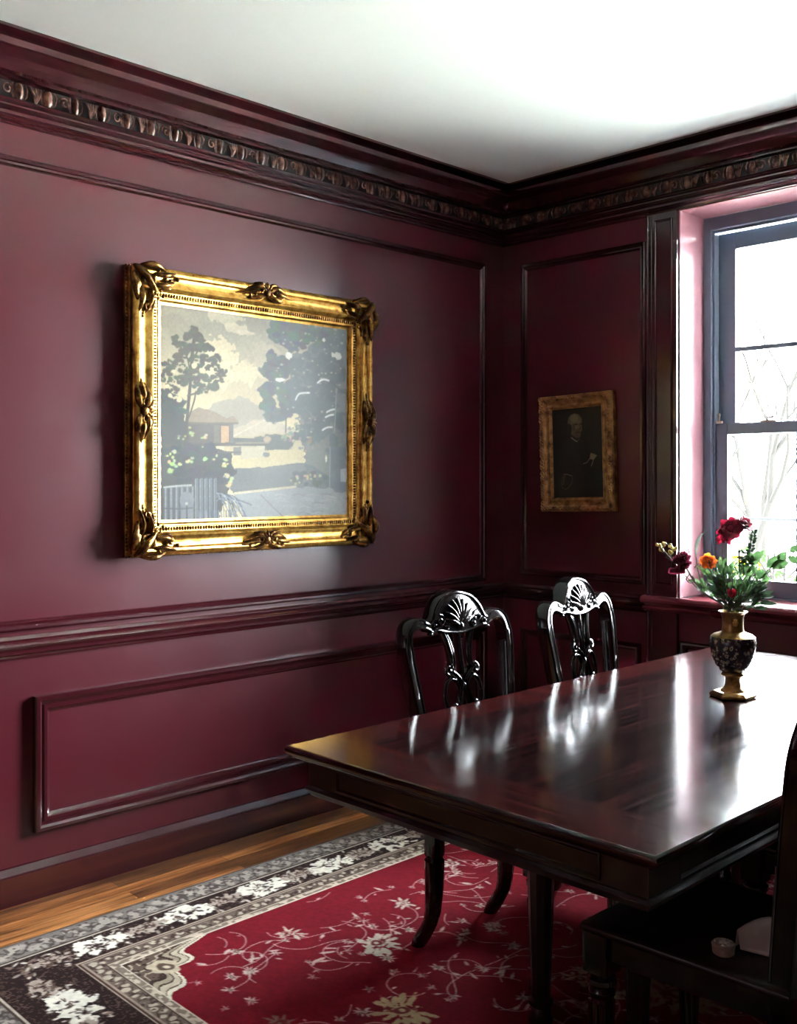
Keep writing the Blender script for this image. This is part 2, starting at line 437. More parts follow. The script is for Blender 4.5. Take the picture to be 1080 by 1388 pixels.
# window casings (pilasters) with bead edges
def casing(x0, x1):
    b = MB(); b.box(x0, x1, -.020, 0, .122, 2.569)
    b.tube([FR(x0+.006, .13, .020), FR(x0+.006, 2.567, .020)], .006, 8); b.tube([FR(x0+.024, .13, .019), FR(x0+.024, 2.567, .019)], .004, 8)
    b.rectframe(x0+.040, x1-.020, .94, 2.54, [(0,0),(0,.004),(.004,.007),(.009,.004),(.009,0)], lambda u, z, h: FR(u, z, h+.020))
    trim(b.build(tn(), M['trim'], smooth=40))
casing(.84, WX0); casing(WX1, WX1+.148)
for k in (0,):
    trim(MB().rectframe(WX0+.01+k, WX1-.01+k, .22, .70, ps, FR).build(tn(), M['trim'], smooth=30))

def window(n, k):
    r = bpy.data.objects.new('window_%d' % n, None); C.objects.link(r); r.location = (k, .2, WZ0); struct(r)
    Y = .2; Z = WZ0; a, b_ = WX0, WX1
    def bx(m_, x0, x1, y0, y1, z0, z1): m_.box(x0, x1, y0-Y, y1-Y, z0-Z, z1-Z)
    # painted linings of the recess
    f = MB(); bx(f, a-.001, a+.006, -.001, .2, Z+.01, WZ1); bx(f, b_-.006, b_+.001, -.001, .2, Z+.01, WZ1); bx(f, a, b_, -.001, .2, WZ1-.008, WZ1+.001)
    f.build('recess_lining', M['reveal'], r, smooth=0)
    # outer box frame with two stops
    f = MB()
    bx(f, a+.006, a+.044, .198, .33, Z, WZ1-.008); bx(f, b_-.044, b_-.006, .198, .33, Z, WZ1-.008)
    bx(f, a+.044, b_-.044, .198, .33, WZ1-.066, WZ1-.008); bx(f, a+.044, b_-.044, .2, .33, Z, Z+.018)
    f.build('window_frame', M['sash'], r, smooth=0, bevel=.004)
    f = MB(); bx(f, a+.044, a+.054, .212, .224, Z+.018, WZ1-.066); bx(f, b_-.054, b_-.044, .212, .224, Z+.018, WZ1-.066); bx(f, a+.044, b_-.044, .212, .224, WZ1-.078, WZ1-.066)
    f.build('stop_bead', M['sash'], r, smooth=0, bevel=.003)
    x0, x1 = a+.046, b_-.046; pw = (x1-x0-.16-.048)/3; mids = [x0+.08+pw+.012, x0+.08+2*pw+.036]
    # upper sash (outer track)
    us = MB(); y0, y1 = .262, .300
    bx(us, x0, x0+.080, y0, y1, 1.60, 2.50); bx(us, x1-.080, x1, y0, y1, 1.60, 2.50)
    bx(us, x0+.08, x1-.08, y0, y1, 2.425, 2.50); bx(us, x0+.08, x1-.08, y0, y1, 1.600, 1.655)
    for mid in mids: bx(us, mid-.012, mid+.012, y0+.004, y1-.004, 1.655, 2.425)
    for q0, q1 in ((x0+.08, mids[0]-.012), (mids[0]+.012, mids[1]-.012), (mids[1]+.012, x1-.08)): bx(us, q0, q1, y0+.004, y1-.004, 1.968, 1.988)
    o1 = us.build('upper_sash', M['sash'], r, smooth=0, bevel=.003)
    g = MB(); bx(g, x0+.075, x1-.075, .280, .284, 1.65, 2.43); g.build('glass_pane', M['glass'], o1, smooth=0)
    ls = MB(); y0, y1 = .224, .260
    bx(ls, x0, x0+.062, y0, y1, Z+.018, 1.648); bx(ls, x1-.062, x1, y0, y1, Z+.018, 1.648)
    bx(ls, x0+.062, x1-.062, y0, y1, 1.600, 1.648); bx(ls, x0+.062, x1-.062, y0, y1, Z+.018, Z+.090)
    for mid in mids: bx(ls, mid-.012, mid+.016, y0+.003, y1-.003, Z+.090, 1.600)
    o2 = ls.build('lower_sash', M['sash'], r, smooth=0, bevel=.003)
    g = MB(); bx(g, x0+.058, x1-.058, .240, .244, Z+.085, 1.605); g.build('glass_pane', M['glass'], o2, smooth=0)
    lk = MB(); bx(lk, x0+.215, x0+.285, .222, .262, 1.648, 1.656); lk.tube([(x0+.24, .24-Y, 1.656-Z),(x0+.24, .24-Y, 1.668-Z),(x0+.275, .23-Y, 1.670-Z)], .005, 8)
    lk.build('sash_lock', M['metal'], r)
    lk = MB(); bx(lk, x0+.012, x0+.040, .214, .226, 1.650, 1.660); lk.ell((x0+.026, .216-Y, 1.685-Z), (.008,.006,.011)); lk.tube([(x0+.026,.22-Y,1.66-Z),(x0+.026,.218-Y,1.68-Z)], .004, 6)
    lk.build('sash_catch', M['ceramic'], r)
    # deep stool with rounded nose, apron moulding beneath
    nose = [(.2,.0),( -.030,.0),(-.042,-.004),(-.050,-.014),(-.050,-.024),(-.042,-.034),(-.030,-.038),(-.024,-.044),(-.030,-.052),(-.026,-.062),(-.014,-.070),(-.0,-.072)]
    s_ = MB(); xa, xb = a-.165, b_+.165; vs = []
    for y, z in nose:
        vs += [(xa, y-Y, z+.012), (xb, y-Y, z+.012)]
    n_ = len(nose); s_.add(vs, [(2*i, 2*i+1, 2*i+3, 2*i+2) for i in range(1, n_-1)] + [tuple(2*i for i in range(1,n_)), tuple(2*i+1 for i in range(1,n_))])
    s_.add([(xa,-.03-Y,.012),(xa,-Y,.012),(xb,-Y,.012),(xb,-.03-Y,.012)], [(0,1,2,3)])
    s_.box(a+.006, b_-.006, -.002-Y, .2-Y, .0, .012)
    s_.build('window_sill', M['sill'], r, smooth=35)
    return r
window(1, 0)
for k in (0,):      # portals: they give off no light, they only help the renderer find the window openings
    ld = bpy.data.lights.new('window_portal', 'AREA'); ld.shape = 'RECTANGLE'; ld.size = WX1-WX0; ld.size_y = WZ1-WZ0
    lo = bpy.data.objects.new('window_portal', ld); C.objects.link(lo); lo.location = ((WX0+WX1)/2+k, .345, (WZ0+WZ1)/2)
    lo.rotation_euler = (-PI/2, 0, 0); ld.cycles.is_portal = True
# ================================================================= RUG
NS = 1.7; SH = .132*NS-.132; RW, RL, RX0, RY0 = 3.08, 2.66+SH, .31, -2.586-.25-SH; RLW = RL-SH
R = Raster(RW, RL, .0036, (110,9,26))
X, Yr = R.X, R.Y; Y = np.where(Yr < .118, Yr, np.where(Yr < .25+SH, .118+(Yr-.118)/NS, Yr-SH))
e = np.minimum(np.minimum(X, RW-X), np.minimum(Y, RLW-Y))
ALL = (slice(None), slice(None))
CR = (196,184,168); LT = (150,138,126); BR_ = (92,72,62); DK = (38,22,22); GR = (122,114,108); RED = (112,9,27)
along = np.where(np.minimum(X, RW-X) < np.minimum(Y, RLW-Y), Y, X)
fine = vnoise(R.ny, R.nx, 3, 21); midn = vnoise(R.ny, R.nx, 8, 22); big = vnoise(R.ny, R.nx, 30, 23)
R.put(ALL, (e < .345).astype(float), BR_)
R.put(ALL, (e < .112).astype(float), GR)
# outer guard: small repeated leaf motifs
def guard(e0, e1, period, c1, c2, ph=0):
    ec = (e0+e1)/2; h = (e1-e0)/2; t = ((along+ph) % period)/period-.5; v = (e-ec)/h
    m_ = (np.abs(e-ec) < h)
    d = np.abs(v+.55*np.sin(2*PI*t))  # meander stem
    R.put(ALL, m_*np.clip((.16-d)*6, 0, 1), c2)
    d = np.hypot((t-.25)*period/h*1.3, (v-.35))+(fine-.5)*.9
    R.put(ALL, m_*np.clip((.5-d)*6, 0, 1), c1)
    d = np.hypot((t+.25)*period/h*1.3, (v+.35))+(midn-.5)*.9
    R.put(ALL, m_*np.clip((.5-d)*6, 0, 1), c1)
    R.put(ALL, m_*np.clip((fine-.66)*9, 0, 1), c2, .8)
guard(.014, .100, .062, (168,158,148), (64,54,52))
for e0, e1, c in ((.0,.010,(96,88,84)),(.100,.106,(70,54,50)),(.106,.113,(176,164,150)),(.113,.118,DK)):
    R.put(ALL, ((e >= e0) & (e < e1)).astype(float), c)
mb = ((e >= .118) & (e < .250))
R.put(ALL, mb.astype(float), DK)
t_ = (along % .21)/.21
R.put(ALL, mb*np.clip((np.abs(fine-.5) < .05).astype(float), 0, 1), BR_, .8)
# main-border palmettes and sprays
def border_pts(dist, step, off=0):
    out = []; x = off
    while x < RL-dist:
        if x > dist: out += [(dist, x, 0), (RW-dist, x, 0)]
        x += step
    x = off
    while x < RW-dist:
        if x > dist*1.4: out += [(x, .118+(dist-.118)*NS, 1), (x, RL-dist, 1)]
        x += step
    return out
def palm(cx, cy, s_, col, axis, core=DK, petals=9):
    rr = random.Random(int(cx*9999+cy*777))
    for k in range(petals):
        a = 2*PI*k/petals+rr.random()*.3; l = s_*rr.uniform(.55, .8)
        R.ell(cx+math.cos(a)*l*(1.5 if axis else .72), cy+math.sin(a)*l*(.72 if axis else 1.5), s_*.38, s_*.17, col, a, .4, 1, .5, .25)
    R.ell(cx, cy, s_*(1.15 if axis else .58), s_*(.58 if axis else 1.15), col, 0, .38, 1, .5, .32)
    for k in range(16):
        a = rr.random()*6.28; l = s_*rr.uniform(.05,.75)
        R.ell(cx+math.cos(a)*l*(1.2 if axis else .6), cy+math.sin(a)*l*(.6 if axis else 1.2), s_*rr.uniform(.06,.16), s_*.05, core, rr.random()*3, .5, .85, .5, .3)
    for k in range(6):
        a = rr.random()*6.28; l = s_*rr.uniform(.3,.8); p0 = (cx+math.cos(a)*l*(1.2 if axis else .6), cy+math.sin(a)*l*(.6 if axis else 1.2))
        R.curve([p0, (p0[0]+rr.uniform(-.02,.02), p0[1]+rr.uniform(-.02,.02)), (p0[0]+rr.uniform(-.03,.03), p0[1]+rr.uniform(-.03,.03))], .003, BR_)
def spray(cx, cy, s_, cols, n, seed=0):
    rr = random.Random(seed+int(cx*1000)+int(cy*3000))
    for k in range(n):
        a = rr.random()*6.28; l = s_*rr.random(); x, y = cx+math.cos(a)*l, cy+math.sin(a)*l
        R.ell(x, y, rr.uniform(.006,.016), rr.uniform(.003,.006), rr.choice(cols), rr.random()*3.14, .25)
for i, (x, y, ax) in enumerate(border_pts(.184, .105, .02)):
    spray(x, y, .062, [LT, (120,100,92), (186,174,160), BR_, DK, (204,194,180)], 34)
for i, (x, y, ax) in enumerate(border_pts(.184, .30, .16)):
    palm(x, y, .074, (226,220,206), ax)
for i, (x, y, ax) in enumerate(border_pts(.178, .30, .31)):
    palm(x, y, .044, (168,152,140), ax, DK, 7)
# mask sprays back out of neighbouring stripes
R.put(ALL, ((e >= .113) & (e < .118)).astype(float), DK)
for e0, e1, c in ((.250,.256,(168,150,134)),(.256,.262,(70,48,44)),(.262,.268,(150,134,120))):
    R.put(ALL, ((e >= e0) & (e < e1)).astype(float), c)
R.put(ALL, ((e >= .268) & (e < .345)).astype(float), (108,92,82))
guard(.268, .312, .048, (184,170,152), (52,36,34), .01)
for e0, e1, c in ((.312,.316,(60,40,38)),(.316,.321,(170,156,138))):
    R.put(ALL, ((e >= e0) & (e < e1)).astype(float), c)
R.put(ALL, ((e >= .321) & (e < .340)).astype(float), (128,114,102)); R.put(ALL, ((e >= .321) & (e < .340))*np.clip((fine-.5)*8,0,1), (186,172,154))
R.put(ALL, ((e >= .340) & (e < .346)).astype(float), (206,192,174))
# field corners with scalloped ogee edge
fx = np.minimum(X, RW-X)-.346; fy = np.minimum(Y, RLW-Y)-.346
inside = (fx > 0) & (fy > 0)
sc_ = (np.clip(fx,0,9)/.30)**.85+(np.clip(fy,0,9)/.27)**.85
ang = np.arctan2(fy, fx); sv = sc_+.10*np.cos(ang*9.5)
def band(lo, hi, c, al=1): R.put(ALL, (inside & (sv >= lo) & (sv < hi)).astype(float), c, al)
band(-1, 1.0, (96,80,70)); R.put(ALL, (inside & (sv < .66))*np.clip((np.abs(midn-.5) < .07).astype(float),0,1), (176,160,140)); R.put(ALL, (inside & (sv < .66))*np.clip((fine-.6)*9,0,1), (60,44,38))
band(.66, .72, (60,44,38)); band(.72, .80, (160,146,126)); band(.80,.83,(74,56,48)); band(.83, .92, (188,176,154)); band(.92,.94,(90,70,60)); band(.94, 1.0, (212,202,182))
for (cx, cy) in ((.346+.10, .346+.085),):
    for qx in (cx, RW-cx):
        for qy in (cy+SH, RL-cy):
            R.ell(qx, qy, .05, .035, (188,174,150), .5, .2); R.ell(qx, qy, .028, .018, (90,72,60), .5, .2); R.ell(qx, qy, .012, .008, (206,192,168), .5)
# field vines and blossoms
rr = random.Random(5)
def infield(x, y, mgn=.03):
    ax, ay = min(x, RW-x)-.346, min(y-SH, RL-y)-.346
    return ax > mgn and ay > mgn and ((ax/.30)**.85+(ay/.27)**.85) > 1.15
VC = (196,182,170)
def flower(x, y, s_, n=9, col=VC, core=(96,70,62), squash=.75):
    a0 = rr.random()*3
    for k in range(n):
        a = a0+2*PI*k/n; l = s_*rr.uniform(.5,.7)
        if rr.random() < .18: continue
        R.ell(x+math.cos(a)*l, y+math.sin(a)*l*squash, s_*rr.uniform(.28,.46), s_*rr.uniform(.08,.16), col, math.atan2(math.sin(a)*squash, math.cos(a))+rr.uniform(-.3,.3), .32, 1, .5, .3)
    R.ell(x, y, s_*.5, s_*.45*squash, col, rr.random(), .35, 1, .5, .35)
    for k in range(5):
        a = rr.random()*6.28; R.ell(x+math.cos(a)*s_*.4, y+math.sin(a)*s_*.3, s_*.16, s_*.05, core, rr.random()*3, .5, .8)
    R.ell(x, y, s_*.26, s_*.2, core, rr.random()*3, .3, .9); R.ell(x, y, s_*.1, s_*.08, col)
def vine(x, y, a, steps, step=.028):
    pts = [(x, y)]; turn = rr.uniform(-.35,.35)
    for k in range(steps):
        turn += rr.uniform(-.3,.3); turn = max(-.5, min(.5, turn)); a += turn
        x += math.cos(a)*step; y += math.sin(a)*step
        if not infield(x, y, .01): break
        pts.append((x, y))
        if rr.random() < .32:
            b = a+rr.choice((-1,1))*rr.uniform(.7,1.5); l = rr.uniform(.012,.026)
            R.ell(x+math.cos(b)*l, y+math.sin(b)*l, l*.7, .0042, VC, b, .5, .95, .5, .4)
    if len(pts) > 2: R.curve(pts, .0026, VC, 5, .8)
    return pts[-1], a
for k in range(330):
    x, y = rr.uniform(.36, RW-.36), rr.uniform(.36, RL-.36)
    if infield(x, y):
        p, a = vine(x, y, rr.random()*6.28, rr.randint(3, 10))
        if rr.random() < .7 and infield(*p): flower(p[0], p[1], rr.uniform(.012,.024), rr.choice((5,6,7)))
for k in range(150):
    x, y = rr.uniform(.36, RW-.36), rr.uniform(.36, RL-.36)
    if infield(x, y, .05): flower(x, y, rr.uniform(.012,.032), rr.choice((5,6,8,9)))
for (wx, wy, s_, c) in ((1.065,-1.876,.085,(190,180,164)),(1.393,-2.091,.095,(176,156,120)),(1.191,-.999,.10,(214,206,196)),(.83,-2.02,.05,(186,172,158)),(.92,-1.62,.05,(190,178,164)),
                        (1.22,-2.36,.055,(120,98,84)),(1.62,-1.62,.06,(180,164,140)),(.80,-1.25,.055,(196,184,172)),(1.55,-1.15,.06,(180,166,150)),(1.85,-1.50,.13,(160,140,104)),(2.05,-2.25,.08,(150,132,100)),(2.4,-1.2,.09,(170,156,136)),(2.6,-2.0,.09,(176,156,120))):
    flower(wx-RX0, wy-RY0, s_, 15 if s_ > .07 else 9, c, (104,30,34), .8)
R.a *= (0.93+.14*fine)[..., None]
rug = R.mesh('rug', M['rug'], lambda x, y: np.stack([x+RX0, y+RY0, np.full_like(x, .011)], 1), skirt=(0,0,-.0105))
tag(rug, 'crimson floral rug with cream and black patterned border lying under the dining table', 'rug')

# ================================================================= LANDSCAPE PAINTING
PW, PH = .905, .825
def ZC(px, py):   # sketch coordinates of the picture -> metres on the canvas (origin bottom left)
    q = (px-175)/750.0; t = q*3.66/(4.30-q*(4.30-3.66))
    top = 195+95*q; bot = 1085-15*q
    return (t*PW, (1-(py-top)/(bot-top))*PH)
R = Raster(PW, PH, .0026, (150,142,122))
X, Y = R.X, R.Y; g = (Y/PH)
f1 = vnoise(R.ny, R.nx, 3, 31); f2 = vnoise(R.ny, R.nx, 14, 32); f3 = vnoise(R.ny, R.nx, 50, 33); stroke = vnoise(R.ny*1, R.nx, 2, 34)
top_c = np.array((124,118,102.)); mid_c = np.array((206,188,146.))
k = np.clip((1-g)/.55, 0, 1)[..., None]**1.1
R.a = top_c*(1-k)+mid_c*k
def poly(pts, c, al=1, rag=0): R.poly([ZC(*p) for p in pts], c, al, rag)
def ell(px, py, rx, ry, c, rag=.1, al=1, rot=0):
    a = ZC(px, py); s_ = .00108; R.ell(a[0], a[1], rx*s_*1.12, ry*s_*.98, c, rot, rag, al, .6, rag*.4)
def line(pts, w_, c, al=1): R.curve([ZC(*p) for p in pts], w_*.00108, c, 5, al)
for (x, y, rx, ry, c) in ((300,250,120,30,(142,134,116)),(440,265,60,26,(176,166,140)),(480,310,52,18,(184,172,144)),(520,324,40,8,(190,178,150)),(250,240,60,14,(138,130,112)),
    (420,395,55,42,(200,184,148)),(455,430,45,34,(204,190,152)),(400,470,60,60,(210,194,154)),(520,480,70,46,(200,186,148)),(600,420,60,60,(170,158,132))):
    ell(x, y, rx, ry, c, .3, .8)
ell(560, 395, 60, 60, (156,146,124), .25, .5)
poly([(350,660),(385,608),(430,588),(470,590),(500,576),(530,584),(560,612),(590,630),(640,690),(760,720),(760,735),(350,735)], (150,140,122), 1, .01)
poly([(420,735),(480,700),(560,670),(640,680),(740,720),(740,740)], (176,164,140), 1, .01)
line([(470,735),(540,700),(600,668)], 4, (196,184,156)); 
poly([(430,735),(760,735),(760,800),(430,800)], (176,162,128))
# distant dark hedge, arched bridge
ell(640, 762, 82, 34, (66,68,62), .15); ell(606, 748, 16, 12, (160,138,110), .1); poly([(470,742),(560,744),(560,766),(470,766)], (70,70,64))
line([(560,735),(620,722),(690,735),(700,752)], 6, (176,160,126))
# field, shadow, path
poly([(440,790),(750,790),(750,845),(610,862),(440,880)], (188,172,130), 1, .006)
poly([(440,866),(560,862),(760,842),(860,900),(860,945),(470,960),(440,920)], (92,94,92), 1, .008)
poly([(470,962),(700,938),(930,950),(930,1080),(520,1090)], (136,138,138), 1, .01)
line([(475,962),(600,950),(720,938)], 8, (190,180,150)); line([(580,970),(620,1010),(680,1068)], 3, (84,84,86))
for i in range(26):
    x = 620+random.random()*280; y = 970+random.random()*90; line([(x,y),(x+20,y-4),(x+46,y+2)], 5, random.choice([(158,158,156),(108,112,116)]), .6)
# terrace: beam and pool wall
poly([(500,775),(596,775),(596,820),(500,826)], (176,166,138)); poly([(470,778),(500,778),(500,812),(470,812)], (96,94,86))
ell(602, 810, 14, 9, (80,80,74))
# house
poly([(278,682),(470,682),(470,768),(278,768)], (74,68,60)); poly([(392,690),(414,690),(414,765),(392,765)], (96,88,78))
poly([(419,694),(451,694),(451,760),(419,760)], (176,142,106)); poly([(455,690),(470,690),(470,766),(455,766)], (92,86,78))
poly([(270,684),(300,636),(330,618),(400,640),(445,664),(466,656),(476,662),(492,678),(488,686),(270,678)], (128,114,94), 1, .004)
line([(275,682),(380,684),(488,684)], 6, (84,74,62))
# dark left bank
poly([(172,560),(215,560),(240,620),(270,640),(282,700),(290,770),(460,800),(455,860),(460,930),(400,1090),(172,1090)], (50,52,50), 1, .02)
line([(200,770),(400,768),(610,768)], 11, (62,58,52)); line([(480,763),(612,762)], 4, (140,128,104)); line([(230,800),(400,798),(500,800)], 6, (70,66,60))
# left trees
def foliage(cl, c, n, r0, r1, rag=.28, seed=1):
    q = random.Random(seed)
    for (x, y, rx, ry) in cl:
        for i in range(n):
            a = q.random()*6.28; l = math.sqrt(q.random())
            ell(x+math.cos(a)*rx*l, y+math.sin(a)*ry*l, q.uniform(r0, r1), q.uniform(r0, r1)*.8, tuple(v*q.uniform(.85,1.15) for v in c), rag)
OL = (62,62,48)
line([(274,770),(285,640),(298,500),(304,400),(312,350)], 12, (52,46,38)); line([(298,500),(285,430),(262,390),(235,350)], 6, OL); line([(302,440),(335,380),(348,350)], 6, OL)
line([(295,520),(350,480),(400,440)], 6, OL); line([(285,575),(330,560),(400,530)], 6, (70,64,52)); line([(290,660),(310,600),(318,560)], 6, (60,56,46))
foliage([(306,322,14,18),(280,338,14,16),(236,360,12,18),(332,345,16,18),(262,380,22,18),(340,380,30,16),(300,390,40,20),(260,415,30,18),(370,385,16,12),(400,430,18,16),(330,430,46,22),(250,445,22,14),(390,460,28,16),(300,470,50,20),(420,485,30,12),(400,510,30,16),(340,510,40,22),(265,500,34,26),(210,460,28,24),(200,500,28,30),(230,540,40,34),(330,548,40,20),(390,540,16,10)], OL, 16, 5, 12, .32, 3)
foliage([(200,580,30,30),(235,620,34,30),(200,650,30,40)], (44,50,50), 16, 8, 18, .3, 4)
for (x, y) in ((215,575),(250,590),(205,535),(270,560),(330,580),(345,475),(310,455),(230,480)): ell(x, y, 9, 8, (196,182,142), .3)
# right tree mass
RT = (66,72,68)
foliage([(650,310,26,26),(700,300,34,24),(760,320,60,40),(660,345,30,20),(720,360,50,30),(820,340,70,50),(880,360,50,60),(640,430,34,24),(612,470,24,18),(690,450,60,36),(640,490,36,18),(780,450,90,60),(860,470,70,70),(620,545,28,20),(600,560,18,14),(680,550,60,30),(760,560,90,60),(610,620,26,22),(640,650,36,20),(700,610,60,40),(780,640,80,50),(870,600,60,90),(850,720,80,80),(780,720,60,40)], RT, 26, 10, 24, .25, 6)
poly([(700,420),(930,290),(930,960),(850,945),(760,850),(740,700),(690,560)], (74,82,84), .8, .03)
line([(680,720),(682,650),(684,620)], 6, (60,64,62))
foliage([(720,700,40,24),(760,760,40,40),(690,740,30,20)], (120,118,98), 10, 4, 9, .3, 9)
for i in range(70): 
    x = 640+random.random()*270; y = 320+random.random()*420; ell(x, y, 3+3*random.random(), 2+2*random.random(), (176,172,150), .3, .7)
for (x, y, rx, ry) in ((892,415,22,16),(870,410,8,10),(832,350,7,6),(690,415,14,12),(660,510,18,8),(842,828,6,16)): ell(x, y, rx, ry, (206,204,186), .3)
for p in ([(808,522),(830,508),(856,514)], [(720,590),(735,566),(775,562)], [(840,660),(858,652),(872,650)], [(828,712),(845,702),(866,700)], [(845,640),(860,632),(876,628)]): line(p, 7, (202,204,196))
line([(856,514),(900,550),(928,570)], 4, (52,56,60)); line([(884,545),(880,640),(876,720)], 5, (130,136,140))
poly([(858,780),(930,780),(930,960),(858,945)], (84,92,98)); line([(858,780),(858,860),(856,940)], 5, (128,136,144)); poly([(900,868),(925,868),(925,922),(900,922)], (140,146,150))
foliage([(770,905,70,26)], (58,62,60), 20, 10, 16, .25, 12); foliage([(720,912,22,16),(760,900,40,12),(800,895,30,8)], (164,160,124), 6, 4, 7, .3, 13)
# left flowers, bamboo fence, grasses
foliage([(320,860,130,60),(420,880,40,50),(300,800,110,26)], (40,44,46), 30, 12, 22, .25, 15)
foliage([(222,815,20,24),(240,845,18,10),(300,830,24,10),(400,825,50,14),(440,845,20,16),(455,915,16,22),(440,890,10,8),(215,870,10,6)], (170,168,116), 7, 4, 8, .3, 17)
foliage([(260,740,24,8),(300,715,30,20),(345,735,22,10)], (168,166,120), 4, 3, 6, .3, 18)
poly([(190,935),(305,930),(305,1092),(190,1092)], (78,82,86)); line([(190,935),(250,930),(300,928)], 6, (150,150,146))
for x in range(196, 310, 22): line([(x,935),(x,1000),(x,1088)], 4, (128,132,134)); line([(x+12,940),(x+12,1088)], 5, (46,50,54))
ell(282, 985, 26, 28, (104,108,110), .05); poly([(258,985),(306,985),(306,1088),(258,1088)], (100,104,108)); line([(282,1010),(282,1086)], 5, (44,48,52)); ell(281, 1000, 6, 6, (150,150,148))
line([(192,1018),(250,1020),(305,1018)], 4, (54,58,62))
for x in range(322, 408, 19): line([(x,905),(x+2,1000),(x,1085)], 11, (84,90,96)); line([(x-6,905),(x-5,1085)], 3, (136,140,142)); line([(x+9,910),(x+9,1085)], 4, (44,48,54))
for i in range(34):
    x0 = 400+random.random()*50; x1 = x0+20+random.random()*80; y1 = 1000+random.random()*80
    line([(x0, 990-random.random()*30),((x0+x1)/2, 975+random.random()*20),(x1, y1)], 3, random.choice([(140,148,154),(60,66,74),(96,104,112),(44,50,58)]), .9)
for i in range(16):
    x = 330+i*10; line([(x,1030),(x+3,1088)], 4, random.choice([(92,102,116),(60,68,80),(120,128,138)]))
R.a *= (.78*(.93+.08*f1+.08*stroke))[..., None]
land = R

# ================================================================= PORTRAIT (an unnamed sitter in dark robes)
QW, QH = .290, .425
R = Raster(QW, QH, .0019, (18,18,17))
n1 = vnoise(R.ny, R.nx, 22, 41); R.a *= (.8+.4*n1)[..., None]
def q(px, py): return ((px-195)/560*QW, (1-(py-240)/975)*QH)
def pe(px, py, rx, ry, c, rag=.05, rot=0, al=1): a = q(px, py); R.ell(a[0], a[1], rx*QW/560, ry*QH/975, c, rot, rag, al, 1.2)
def pp(pts, c, al=1): R.poly([q(*p) for p in pts], c, al, .003)
def pln(pts, w_, c, al=1): R.curve([q(*p) for p in pts], w_*QW/560, c, 6, al)
pp([(330,600),(440,550),(540,600),(590,760),(540,860),(560,1210),(260,1210),(250,900),(280,720)], (28,25,21))
pp([(400,600),(480,620),(520,900),(540,1080),(460,900),(420,740)], (40,34,28), .6)
pe(462, 450, 72, 108, (92,80,58)); pe(456, 385, 80, 84, (112,98,72), .03, 0, .8); pe(450, 350, 46, 40, (128,114,86), .05, 0, .7); pe(485, 525, 36, 44, (82,70,50)); pe(395, 470, 26, 60, (26,24,20))
pe(470, 420, 18, 8, (36,28,22)); pe(520, 418, 12, 8, (36,28,22)); pln([(500,425),(520,465),(500,478)], 7, (48,38,28)); pln([(470,510),(495,504),(515,512)], 7, (44,30,24)); pe(440, 450, 20, 34, (70,58,42), .1, 0, .7)
pln([(415,560),(450,590),(480,608)], 9, (140,130,110)); pln([(480,608),(500,580)], 6, (90,84,70))
pp([(625,735),(692,770),(650,812),(606,800)], (126,112,84)); pln([(606,800),(580,835),(540,850)], 8, (118,104,80)); pln([(650,810),(638,845),(626,878)], 8, (118,104,80))
pln([(322,955),(360,958),(412,975)], 8, (112,100,80)); pln([(322,955),(295,1020),(300,1090),(340,1118),(380,1090),(414,1030),(412,975)], 5, (86,70,52)); pp([(318,970),(340,965),(325,1060),(300,1080)], (74,54,42))
port = R

# ================================================================= PICTURE FRAMES
def picture(name, label, cat, W, H, prof, prof_gold, fn_loc, rz, tilt, raster, cm, cw, ch, depth_canvas, ornate, mats, group=None):
    """local frame: x across, z up, -y toward the viewer, origin at the middle of the back"""
    t = thing(name, label, cat, fn_loc, rz)
    t.rotation_euler = (0, tilt, rz)
    F = lambda u, z, h: (u, -h, z)
    mg, md, ms = mats
    MB().rectframe(-W/2, W/2, -H/2, H/2, prof, F).build('frame_moulding', mg, t, smooth=35)
    # rim of the back with beaded edge
    b = MB(); b.rectframe(-W/2+.0005, W/2-.0005, -H/2+.0005, H/2-.0005, prof_gold, F); b.build('frame_side', ms, t, smooth=35)
    raster.mesh('canvas', cm, lambda x, y: np.stack([x-cw/2, np.full_like(x, -depth_canvas), y-ch/2], 1), skirt=(0, depth_canvas*.7, 0), parent=t)
    return t, F
big = [(.004,.052),(.004,.062),(.012,.072),(.022,.076),(.030,.074),(.034,.066),(.038,.063),(.052,.060),(.064,.064),(.070,.070),(.076,.072),(.082,.068),(.086,.058),(.090,.054),(.108,.050),(.111,.053),(.115,.052),(.119,.046),(.122,.040),(.135,.034)]
side = [(0,0),(0,.012),(.003,.016),(.006,.024),(.012,.028),(.012,.040),(.004,.050),(.004,.053)]
BW, BH = 1.165, 1.048
LB, _F = picture('landscape_painting', 'large landscape painting of trees and a house in an ornate gilt frame', 'painting', BW, BH, big, side,
                 (0.001, -(2.12-BW/2), 1.645), PI/2, 0, land, M['canvas'], PW, PH, .036, True, (M['gold'], M['gold_dark'], M['gold_side']))
# gadrooned strip between the mouldings, beads along the rim
def strip_around(b, W, H, ins, h, pitch, fn):
    for (ax, L_, off, sgn) in (('x', W-2*ins, H/2-ins, 1), ('x', W-2*ins, H/2-ins, -1), ('z', H-2*ins, W/2-ins, 1), ('z', H-2*ins, W/2-ins, -1)):
        n = int(L_/pitch)
        for i in range(n+1):
            s_ = -L_/2+i*L_/n
            u, z = (s_, off*sgn) if ax == 'x' else (off*sgn, s_)
            fn(b, u, z, ax, i)
def flute(b, u, z, ax, i):
    r = (.0036, .006, .0085) if ax == 'x' else (.0085, .006, .0036)
    b.ell(_F(u, z, .052), (r[0], .0055, r[2]), None, 6, 4)
b = MB(); strip_around(b, BW, BH, .099, 0, .0115, flute); b.build('gadroon_strip', M['gold_dark'], LB, smooth=60)
def bead(b, u, z, ax, i): b.ell((u, -.020, z), (.005,.004,.005), None, 6, 4)
